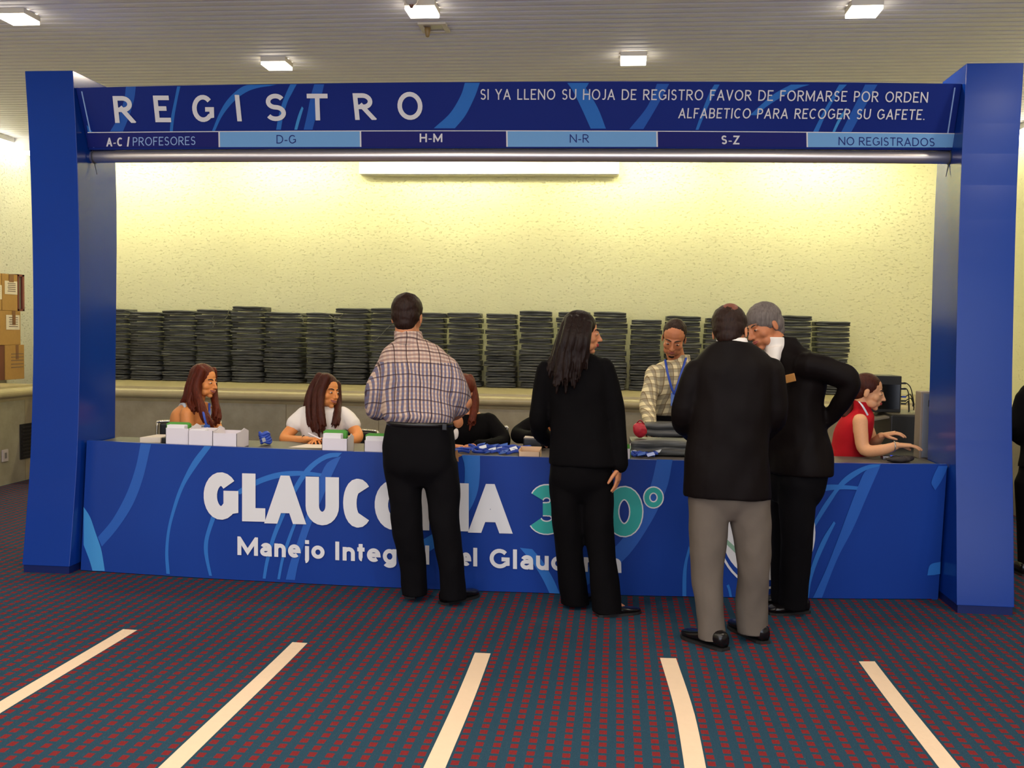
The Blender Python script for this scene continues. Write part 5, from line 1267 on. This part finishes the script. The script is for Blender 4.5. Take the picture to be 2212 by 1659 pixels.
def bag_mesh(seed, w=0.345, d=0.30, t=1.0):
    """a folded bag: two soft layers with a rolled front fold, unit thickness"""
    rnd = random.Random(seed); V = []; F = []; n = 15; th = 0.05
    ph = [rnd.uniform(0, 6) for _ in range(6)]
    for i in range(n):
        x = -w/2 + w*i/(n-1); e = 1 - abs(2*i/(n-1)-1)**6*0.45
        ring = []
        for j in (0, 1):
            zc = th*(0.25+0.5*j)
            for k in range(5):
                a = -PI/2 + PI*k/4; q = 0.010*math.sin(x*14+ph[j]) + 0.005*math.sin(x*37+ph[j+2])
                ring.append((x, -d/2 + 0.014 - 0.020*math.cos(a) + q, zc + 0.0108*math.sin(a)*e + 0.0014*math.sin(x*17+ph[4]+j)*e))
        ring += [(x, d/2-0.006, th*0.92), (x, d/2, th*0.5), (x, d/2-0.006, th*0.08)]
        V += ring
    m = 13
    for i in range(n-1):
        for k in range(m):
            k2 = (k+1) % m; F.append((i*m+k, i*m+k2, (i+1)*m+k2, (i+1)*m+k))
    F += [tuple(range(m))[::-1], tuple(range((n-1)*m, n*m))]
    return V, F
def bag_data(seed, m):
    V, F = bag_mesh(seed); me = bpy.data.meshes.new('folded_bag'); me.from_pydata(V, [], F); me.materials.append(m)
    b = bmesh.new(); b.from_mesh(me); bmesh.ops.recalc_face_normals(b, faces=b.faces); b.to_mesh(me); b.free()
    me.polygons.foreach_set('use_smooth', [True]*len(me.polygons)); return me
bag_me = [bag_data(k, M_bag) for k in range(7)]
STACKS = [(204, 272, 666), (277, 345, 673), (348, 419, 670), (421, 494, 668), (497, 566, 661), (569, 650, 674), (658, 716, 675), (718, 793, 665), (797, 866, 665), (892, 962, 675), (965, 1040, 675), (1047, 1116, 677), (1121, 1196, 671), (1200, 1277, 673), (1282, 1358, 673), (1361, 1432, 690), (1437, 1518, 682), (1522, 1594, 686), (1600, 1674, 684), (1682, 1757, 681), (1761, 1840, 694)]
NB = 14; BY = 10.50
proto = bpy.data.objects.new('folded_bag', bag_me[0]); first = True
rb = random.Random(3)
for si, (x0, x1, yt) in enumerate(STACKS):
    a = atY(x0, yt, BY); b = atY(x1, yt, BY); zt = (a.z+b.z)/2; th = (zt-ZLEDGE)/NB; cx = (a.x+b.x)/2; w = b.x-a.x
    for k in range(NB):
        o = proto if first else proto.copy(); first = False
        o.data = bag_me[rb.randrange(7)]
        col.objects.link(o)
        dx = rb.uniform(-.013, .013); top = k >= NB-2
        o.location = (cx+dx, BY+0.15+rb.uniform(-.02, .015), ZLEDGE+0.0005+k*th)
        o.rotation_euler = (0, rb.uniform(-.003, .003) if k < NB-1 else rb.uniform(-.012, .02), rb.uniform(-.03, .03))
        o.scale = ((w-.026)/0.345*rb.uniform(.955, 1.0), 1, th/0.05*0.985)
        j = NB-1-k
        tag(o, f'folded dark bag, {ORD[j]} of the {NUM[si]} stack from the left on the back ledge', 'bag', 'folded bags stacked on the back ledge')
# loose straps slipping out of some bags
def strap(si_px, pts, label):
    V = [atY(px, py, BY-0.045-0.004*i) for i, (px, py) in enumerate(pts)]
    o = MB().tube(V, .011, 8, flat=.22, ref=(0, -1, 0), cr=5).build('bag_strap', M_strap, None, smooth=True)
    tag(o, label, 'strap', 'loose straps hanging from the bag stacks')
strap(0, [(462, 683), (458, 692), (463, 700), (460, 706)], 'short pale strap loop hanging on the fourth bag stack')
strap(0, [(494, 670), (492, 680), (484, 692), (470, 699)], 'curved strap hanging between the fourth and fifth bag stacks')
strap(0, [(712, 682), (718, 686), (724, 692), (734, 684), (742, 678)], 'pale strap loop hanging at the top of the seventh bag stack')
strap(0, [(844, 702), (832, 714), (820, 727), (808, 738)], 'grey diagonal strap left of the plaid-shirted man')
strap(0, [(650, 680), (655, 690), (654, 700)], 'strap end hanging beside the sixth bag stack')

# ------------------------------------------------------------------ cardboard boxes on the left ledge
M_card = mat('cardboard', (172, 130, 72), 0.8, bump=0.08, bscale=30, vary=0.10); M_cdk = mat('cardboard_dark', (110, 64, 44), 0.8, bump=0.08, bscale=30, vary=0.1)
M_ptape = mat('packing_tape', (128, 84, 50), 0.35); M_paper = mat('paper', (222, 208, 192), 0.8); M_ink = mat('print_grey', (110, 90, 84), 0.8)
BX = -6.30
def carton(label, pxl, pxr, pyt, pyb, m=M_card, sheet=None, tape=None, lines=None, base=None):
    ya, yb = atX(pxl, pyb, BX).y, atX(pxr, pyb, BX).y; z1 = atX((pxl+pxr)/2, pyt, BX).z; z0 = atX((pxl+pxr)/2, pyb, BX).z if base is None else base
    t = thing('cardboard_box', label, 'box', (BX-.09, (ya+yb)/2, z0), 'cardboard boxes on the left ledge')
    MB().box(BX-.185, BX, ya+.002, yb-.002, z0+.0005, z1-.001).build('carton', m, t, bevel=.004)
    def patch(name, q, mm, e):
        p0, p1 = atX(q[0], q[3], BX), atX(q[1], q[3], BX); zt = atX(q[0], q[2], BX).z
        return MB().box(BX+e-.0015, BX+e, p0.y, p1.y, p0.z, zt).build(name, mm, t)
    if sheet:
        o = patch('label_sheet', sheet, M_paper, .003)
        for k in range(5):
            y = sheet[2]+5+k*(sheet[3]-sheet[2]-8)/5
            patch('print_line', (sheet[0]+6+k % 2, sheet[1]-4, y, y+1.6), M_ink, .0042)
    if tape: patch('tape_strip', tape, M_ptape, .0025 if not sheet else .0050)
    if lines:
        for y in lines[2]: patch('print_line', (lines[0], lines[1], y, y+1.5), M_ink, .0035)
    return z1
zc = carton('cardboard box at the bottom right of the pile on the left ledge', 11, 53, 745, 819, M_card, tape=(34, 40, 745, 776), lines=(24, 50, (764, 771, 778, 786, 793)), base=ZLEDGE)
carton('dark brown cardboard box at the lower left edge of the pile on the left ledge', -40, 10.5, 746, 822, M_cdk, base=ZLEDGE)
zb_ = carton('cardboard box with white label in the middle of the pile on the left ledge', -12, 45, 671, 744, M_card, sheet=(13, 42, 680, 712), tape=(26, 33, 671, 702), base=zc)
carton('cardboard box with printed white label on top of the pile on the left ledge', 4.5, 38.5, 592, 669, M_card, sheet=(10, 37, 606, 635), tape=(19, 29, 592, 609), base=zb_)
carton('cardboard box cut by the left edge on top of the pile', -30, 4, 589, 669, M_card, sheet=(-8, 3.5, 615, 646), base=zb_)
ya, yb = atX(39.5, 660, BX).y, atX(53, 660, BX).y; z1 = atX(46, 593, BX).z; z0 = zb_
t = thing('flat_crate', 'reddish open crate with grey side standing at the end of the box pile', 'crate', (BX-.09, (ya+yb)/2, z0), None)
cb = MB(); cb.box(BX-.15, BX, ya, ya+.02, z0+.001, z1).box(BX-.15, BX, yb-.035, yb, z0+.001, z1).box(BX-.15, BX, ya, yb, z0+.001, z0+.02).box(BX-.15, BX, ya, yb, z1-.02, z1)
cb.build('frame', mat('crate_red', (128, 66, 58), .6), t); MB().box(BX-.15, BX-.02, ya+.02, yb-.035, z0+.02, z1-.02).build('side_panel', mat('crate_grey', (104, 106, 98), .6), t)

# ------------------------------------------------------------------ things on the counter
M_wbox = mat('white_card', (226, 218, 222), 0.6); M_green = mat('green_card', (86, 160, 62), 0.7); M_cards = mat('index_card', (236, 232, 232), 0.7); M_side = mat('card_side', (196, 182, 170), 0.7)
def card_box(label, pxl, pxr, pyt, depth, cards=None, green=None, tall=0.0):
    x0 = atY(pxl, 960, 6.0).x; x1 = atY(pxr, 960, 6.0).x; z1 = atY((pxl+pxr)/2, pyt, 6.0).z; z0 = WZ+.0005; y0 = c_top((x0+x1)/2)+.045; y1 = y0+depth; w = .0025
    t = thing('card_file_box', label, 'box', ((x0+x1)/2, (y0+y1)/2, WZ), 'white card file boxes on the counter')
    b = MB(); b.box(x0, x1, y0, y0+w, z0, z1).box(x0, x1, y1-w, y1, z0, z1).box(x0, x1, y0, y1, z0, z0+w)
    for x in (x0, x1-w):
        b.prism([(x, y0, z0), (x, y1, z0), (x, y1, z1), (x, y0+depth*.62, z1+.022), (x, y0+depth*.3, z1+.006), (x, y0, z1)], (w, 0, 0))
    b.build('tray', M_wbox, t)
    if cards:
        cx0 = atY(cards[0], 940, 6.05).x; cx1 = atY(cards[1], 940, 6.05).x; zt = atY(cards[0], cards[2], 6.05).z; cb = MB()
        for k in range(9): cb.box(max(cx0, x0+.004), min(cx1, x1-.004), y0+.012+k*.006, y0+.0135+k*.006, z0+w, zt-.0015*(k % 3))
        cb.build('index_cards', M_cards, t)
    if green:
        gx0 = atY(green[0], 940, 6.12).x; gx1 = atY(green[1], 940, 6.12).x; zt = atY(green[0], green[2], 6.12).z; gb = MB()
        for k in range(5): gb.prism([(gx0, y0+.085+k*.008, z0+w), (gx1, y0+.085+k*.008, z0+w), (gx1, y0+.085+k*.008, zt-.01), (gx1-.014, y0+.085+k*.008, zt-.002*(k % 2)), (gx0+.014, y0+.085+k*.008, zt), (gx0, y0+.085+k*.008, zt-.008)], (0, .0012, 0))
        gb.build('green_dividers', M_green, t)
card_box('white card box with green dividers, leftmost on the counter', 374, 423.5, 922, .19, (377, 419, 913), (381, 429, 908))
card_box('plain white card box, second from the left on the counter', 425, 477, 926, .19, (434, 466, 922))
card_box('white open card box with visible side, third from the left on the counter', 479, 530, 931, .20)
card_box('white card box with green dividers beside the woman in the white T-shirt', 716, 769, 940, .15, (719, 759, 928), (722, 770, 921))
card_box('white card box with green dividers, half hidden by the plaid-shirted man', 806, 862, 945, .15, (812, 850, 934), (811, 856, 928))
card_box('white card box with green dividers right of the woman in the black suit', 1312, 1361, 960, .15, (1318, 1352, 956), (1316, 1362, 950))
def sheet(label, corners, name='paper_sheet', z=None, cat='paper', n=1):
    z = WZ+.001 if z is None else z; P_ = [Vector((x, y, z)) for x, y in corners]
    tag(MB().prism(P_, (0, 0, .0015*n)).build(name, M_paper, None), label, cat, None)
xa, xb = atZ(300, 957, WZ).x, atZ(346, 957, WZ).x
sheet('small stack of papers at the left end of the counter', [(xa, 6.06), (xb, 6.08), (xb-.01, 6.27), (xa+.02, 6.26)], 'paper_stack', n=22)
t = thing('notebook', 'black notebook lying beside the papers at the left end', 'notebook', (xb+.08, 6.15, WZ)); MB().box(xb+.015, xb+.115, 6.06, 6.22, WZ+.0005, WZ+.035).build('cover', mat('black_cover', (18, 16, 18), .5), t, bevel=.004); MB().box(xb+.018, xb+.1155, 6.0615, 6.221, WZ+.006, WZ+.030).build('pages', M_paper, t)
xa, xb = atZ(626, 966, WZ).x, atZ(702, 968, WZ).x
sheet('sheet of paper under the hands of the woman in the white T-shirt', [(xa, 6.02), (xb, 6.03), (xb+.0, 6.22), (xa+.05, 6.22)])
pc = A(682, 944, 6.24)
t = thing('pen', 'white pen held by the woman in the white T-shirt', 'pen', pc); MB().tube([pc+Vector((-.05, .01, .02)), pc+Vector((.04, -.02, -.01))], [.005, .004], 8).build('barrel', M_wbox, t, smooth=True); MB().tube([pc+Vector((.04, -.02, -.01)), pc+Vector((.052, -.024, -.014))], [.004, .0012], 8).build('tip', mat('pen_tip', (40, 40, 60), .4), t, smooth=True)
# cream tray and black case near the woman in the black suit
xa, xb = atY(1128, 975, 6.0).x, atY(1172, 975, 6.0).x
t = thing('cardboard_tray', 'cream open tray on the counter left of the woman in the black suit', 'tray', ((xa+xb)/2, 6.0, WZ))
b = MB(); y0 = c_top(xa)+.045
b.box(xa, xb, y0, y0+.003, WZ+.0005, WZ+.045).box(xa, xb, y0+.14, y0+.143, WZ+.0005, WZ+.06).box(xa, xa+.003, y0, y0+.143, WZ+.0005, WZ+.055).box(xb-.003, xb, y0, y0+.143, WZ+.0005, WZ+.055).box(xa, xb, y0, y0+.143, WZ+.0005, WZ+.003); b.build('tray_body', mat('cream_card', (226, 190, 152), .7), t)
MB().box(xa+.01, xb-.01, y0+.01, y0+.13, WZ+.004, WZ+.03).build('cards', M_paper, t)
xa, xb = atY(1131, 960, 6.25).x, atY(1172, 960, 6.25).x
t = thing('card_case', 'black case with pale rim behind the cream tray', 'case', ((xa+xb)/2, 6.25, WZ)); MB().box(xa, xb, 6.21, 6.32, WZ+.0005, WZ+.075).build('shell', mat('black_plastic', (16, 15, 16), .35), t, bevel=.008); MB().box(xa+.004, xb-.004, 6.215, 6.315, WZ+.075, WZ+.080).build('rim', mat('pale_rim', (190, 176, 164), .4), t)
# lanyards and badges in heaps
rl = random.Random(11)
def loose_lanyard(cx, cy, label, group, z=WZ, k=0):
    t = thing('lanyard_badge', label, 'lanyard', (cx, cy, z), group); pts = []; a0 = rl.uniform(0, 6)
    for i in range(9):
        a = a0 + i*.72; r = rl.uniform(.02, .05); pts.append((cx + r*math.cos(a)*1.4, cy + r*math.sin(a)*.8, z + .010 + .006*k + rl.uniform(0, .014)))
    MB().tube(pts, .0085, 8, flat=.22, ref=(0, 0, 1), cr=4).build('ribbon', M_blue, t, smooth=True)
    c = Vector(pts[-1]) + Vector((.02, -.01, .004)); q = rl.uniform(-.6, .6); u = Vector((math.cos(q), math.sin(q), .25)); v = Vector((-math.sin(q), math.cos(q), .5))
    MB().obox(c, u*.022, v.normalized()*.016, u.cross(v).normalized()*.0012).build('badge_card', M_bw if k % 2 else M_bdg, t)
for k in range(12):
    px = 992 + k*12.2; c = atZ(px, 976, WZ+.02); loose_lanyard(c.x, 5.98 + .07*(k % 3), f'blue lanyard with badge, {NUM[k]} from the left in the heap beside the plaid-shirted man', 'blue lanyards heaped on the counter', WZ, k % 3)
for k in range(4):
    px = 1372 + k*11; c = atZ(px, 984, WZ+.02); loose_lanyard(c.x, 6.03+.04*(k % 2), f'blue lanyard with badge, {NUM[k]} from the left in the small heap at the centre right', 'blue lanyards heaped on the counter', WZ, k % 2)
c = A(573, 953, 6.12)
t = thing('lanyard_bundle', 'blue bundle of rolled lanyards right of the white card boxes', 'lanyard', (c.x, c.y, WZ)); b = MB()
for k in range(5):
    z = WZ+.020+k*.013; q = k*.9; b.tube([(c.x+.028*math.cos(a)+.006*math.cos(q), c.y+.028*math.sin(a), z+.006*math.sin(3*a+q)) for a in [2*PI*i/14 for i in range(15)]], .0095, 8)
b.build('ribbons', M_blue, t, smooth=True); MB().obox(c+Vector((.004, -.036, .012)), Vector((.010, 0, .004)), Vector((0, .002, 0)), Vector((-.004, 0, .012))).build('clip', M_buck, t)
# star tag on the counter edge
c = c_hit(985, 984); n = c_surf(c.x, min(c.z, CZ-.01), .012); R0, R1 = 15/2200*5.8, 7/2200*5.8
poly = [Vector((n.x + (R0 if i % 2 == 0 else R1)*math.sin(i*PI/5+.2), n.y, c.z + (R0 if i % 2 == 0 else R1)*math.cos(i*PI/5+.2))) for i in range(10)]
t = thing('star_tag', 'small brown star tag hanging at the counter edge beside the plaid-shirted man', 'tag', n); MB().prism(poly, (0, .006, 0)).build('star', mat('star_brown', (168, 120, 72), .5), t)
MB().tube([Vector((n.x+.004, n.y+.003, c.z+R0*.8)), Vector((n.x+.002, n.y+.012, CZ+.006)), Vector((n.x+.002, n.y+.05, CZ+.004))], .002, 6).build('cord', M_belt, t)
# bag in the hands of the man in cream plaid, bag below it and a red pouch
def single_bag(name, label, c, sx, sz, rz, m, data):
    me = data.copy(); me.materials.clear(); me.materials.append(m)
    o = bpy.data.objects.new(name, me); col.objects.link(o); o.location = c; o.scale = (sx, .8, sz); o.rotation_euler = (.0, 0, rz); tag(o, label, 'bag', None); return o
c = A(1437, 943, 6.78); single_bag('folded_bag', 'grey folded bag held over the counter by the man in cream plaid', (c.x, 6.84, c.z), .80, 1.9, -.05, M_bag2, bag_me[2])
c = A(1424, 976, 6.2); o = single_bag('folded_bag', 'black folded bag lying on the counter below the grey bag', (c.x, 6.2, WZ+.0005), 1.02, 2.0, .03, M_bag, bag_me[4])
c = A(1382, 940, 6.2)
t = thing('pouch', 'red pouch on the black bag beside the hand of the man in cream plaid', 'pouch', (c.x, 6.2, WZ+.1)); V, F = Geo().ell((c.x, 6.2, WZ+.145), Vector((.042, 0, .008)), Vector((0, .04, 0)), Vector((-.01, 0, .048))).skin(.006, 2, .5, (.005, 25, 25, 25)); MB().add(V, F).build('pouch_body', mat('red_nylon', (176, 26, 48), .5), t, smooth=True)
MB().tube([(c.x-.02, 6.2, WZ+.185), (c.x, 6.19, WZ+.205), (c.x+.025, 6.2, WZ+.182)], .004, 8, cr=4).build('loop', mat('red_cord', (140, 18, 38), .5), t, smooth=True)

# ------------------------------------------------------------------ chairs behind the counter
M_chr = mat('chrome', (200, 192, 180), 0.2, 0.95); M_seat = mat('black_vinyl', (16, 15, 16), 0.45, bump=.1)
def chair(label, x, y, rz, zt=0.82):
    """stacking chair facing -Y when rz = 0"""
    t = thing('stacking_chair', label, 'chair', (x, y, 0), 'black stacking chairs behind the counter')
    c, s = math.cos(rz), math.sin(rz); W = lambda a, b, z: Vector((x + a*c - b*s, y + a*s + b*c, z))
    ex, ey = Vector((c, s, 0)), Vector((-s, c, 0)); up = Vector((0, 0, 1))
    MB().obox(W(0, 0, .385), ex*.215, ey*.215, up*.022).build('seat', M_seat, t, bevel=.015)
    MB().obox(W(0, .235, zt-.125), ex*.205, ey*.012+up*.002, up*.115-ey*.0).build('backrest', M_seat, t, bevel=.012)
    MB().tube([W(-.225, .215, .39), W(-.225, .235, .6), W(-.225, .245, zt-.03), W(-.20, .245, zt), W(0, .245, zt+.002), W(.20, .245, zt), W(.225, .245, zt-.03), W(.225, .235, .6), W(.225, .215, .39)], .011, 10, cr=3).build('back_frame', M_chr, t, smooth=True)
    for a in (-1, 1):
        for b in (-1, 1): MB().tube([W(a*.215, b*.20, .38), W(a*.225, b*.235, 0.011)], .011, 10).build('leg', M_chr, t, smooth=True)
    return t
chair('black chair with chrome frame under the woman in the pale sleeveless top', -3.05, 6.98, .30, .80)
chair('black chair under the woman in the white T-shirt', -1.96, 6.95, -.25, .77)
chair('black chair under the woman half hidden behind the plaid-shirted man', -.98, 6.95, 0)
chair('black chair under the person hidden behind the woman in the black suit', -.28, 6.95, 0)
chair('black chair under the woman in the red turtleneck', 1.24, 6.62, PI/2, .76)

# ------------------------------------------------------------------ desk with computers at the right end
M_desk = mat('desk_black', (30, 27, 26), 0.5); M_pc = mat('pc_black', (22, 21, 20), 0.45); M_beige = mat('pc_grey', (134, 122, 112), 0.55); M_beige2 = mat('pc_front_grey', (110, 116, 128), 0.5)
t = thing('side_desk', 'dark side desk behind the right pillar carrying the computers', 'desk', (2.1, 7.05, 0))
MB().box(1.62, 2.36, 6.40, 7.75, .72, .755).build('desk_top', M_desk, t, bevel=.004)
for x in (1.66, 2.32):
    for y in (6.44, 7.71): MB().box(x-.025, x+.025, y-.025, y+.025, 0, .7195).build('leg', M_desk, t)
xa, xb = atY(1924, 920, 7.1).x, atY(1990, 920, 7.1).x; za = A(1950, 897, 7.1).z
t = thing('printer', 'black printer under the black computer behind the woman in red', 'printer', ((xa+xb)/2, 7.3, .755))
MB().box(xa, xb+.15, 7.1, 7.55, .7555, za).build('printer_body', M_pc, t, bevel=.01)
MB().obox(((xa)-.08, 7.3, za-.035), Vector((.09, 0, .018)), Vector((0, .16, 0)), Vector((0, 0, .006))).build('paper_tray', mat('tray_grey', (120, 112, 96), .5), t)
MB().box(xa+.01, xb+.14, 7.11, 7.54, za, za+.006).build('lid', mat('lid_grey', (92, 86, 70), .4), t)
xc0, xc1 = atY(1882, 850, 7.25).x, atY(1947, 850, 7.25).x; zt = A(1930, 812, 7.25).z
t = thing('computer', 'black computer with cables standing on the printer behind the woman in red', 'computer', ((xc0+xc1)/2, 7.35, za))
MB().box(xc0, xc1, 7.25, 7.50, za+.0065, zt).build('case', M_pc, t, bevel=.006)
MB().box(xc0+.03, xc1-.012, 7.2445, 7.2495, za+.03, zt-.06).build('side_panel', mat('gloss_black', (8, 8, 8), .15), t)
for (py, ex, ey, blue_) in ((828, 1974, 870, 0), (840, 1964, 880, 0), (857, 1972, 868, 1), (872, 1963, 884, 0), (866, 1974, 876, 0)):
    p = A(1947, py, 7.3); q = A(ex, ey, 7.32); m_ = (p+q)/2 + Vector((.02, 0, .035))
    c_ = MB().tube([p, p+Vector((.03, 0, .003)), m_, q, q+Vector((0, 0, -.03))], .0035, 8, cr=5).build('cable', mat('cable_black', (18, 16, 16), .5), t, smooth=True)
    MB().box(p.x, p.x+.03, p.y-.008, p.y+.008, p.z-.006, p.z+.006).build('plug', M_blue if blue_ else M_pc, c_)
xa = atY(1988, 900, 6.46).x; xb = xa + .012
za = A(1984, 846, 6.46).z
t = thing('computer_tower', 'grey computer tower standing against the right pillar', 'computer', (xa+.08, 6.52, .755))
MB().box(xa, xa+.17, 6.46, 6.58, .7555, za).build('case', M_beige, t, bevel=.006)
MB().box(xb, xa+.165, 6.452, 6.4595, .765, za-.01).build('front_panel', M_beige2, t, bevel=.003)
MB().box(xb+.03, xb+.10, 6.447, 6.4515, za-.09, za-.05).build('drive_slot', M_pc, t)
c = A(1915, 950, 7.15)
t = thing('keyboard', 'white keyboard beyond the hands of the woman in red', 'keyboard', (c.x, 7.1, .755)); MB().box(1.64, 1.80, 6.95, 7.35, .7555, .775).build('keyboard_base', M_wbox, t, bevel=.004)
kb = MB()
for i in range(5):
    for j in range(12): kb.box(1.648+i*.03, 1.672+i*.03, 6.962+j*.032, 6.988+j*.032, .7752, .781)
o = kb.build('keys', mat('key_grey', (200, 196, 190), .5), t); o['kind'] = 'stuff'
c = A(1880, 908, 7.5)
t = thing('paper_cup', 'cream paper cup on the desk in front of the woman in red', 'cup', (1.72, 7.55, .755)); 
R = [((1.72, 7.55, .756), .026), ((1.72, 7.55, .86), .036)]
MB().loft([(Vector(p), Vector((r, 0, 0)), Vector((0, r, 0))) for p, r in R], 20).build('cup_body', M_paper, t, smooth=True); MB().tube([(1.72+.036*math.cos(a), 7.55+.036*math.sin(a), .86) for a in [2*PI*k/20 for k in range(21)]], .003, 6).build('rim', M_cards, t, smooth=True)
c = A(1957, 972, 6.34)
t = thing('phone', 'shiny phone with blue glow under the hand of the woman in red', 'phone', (1.66, 6.30, WZ)); MB().box(1.60, 1.71, 6.24, 6.31, WZ+.0005, WZ+.020).build('phone_body', mat('phone_silver', (150, 150, 160), .2, .7), t, bevel=.005); MB().box(1.655, 1.705, 6.245, 6.305, WZ+.020, WZ+.0215).build('phone_screen', mat('screen_blue', (40, 70, 230), .2, emit=.8), t)
t = thing('pouch', 'dark crumpled pouch on the counter in front of the right pillar', 'pouch', (1.66, 6.1, WZ)); V, F = Geo().ell((1.66, 6.10, WZ+.022), Vector((.085, .01, 0)), Vector((0, .05, 0)), Vector((0, 0, .020))).ell((1.70, 6.12, WZ+.022), Vector((.045, .01, .006)), Vector((0, .04, 0)), Vector((0, 0, .018))).skin(.008, 2, .5, (.008, 20, 20, 20)); MB().add([(x, y, max(z, WZ+.0005)) for x, y, z in V], F).build('pouch_body', mat('pouch_black', (34, 26, 24), .7), t, smooth=True); MB().tube([(1.60, 6.08, WZ+.036), (1.63, 6.09, WZ+.044), (1.67, 6.09, WZ+.040)], .004, 8, cr=4).build('zip_pull', M_belt, t, smooth=True)
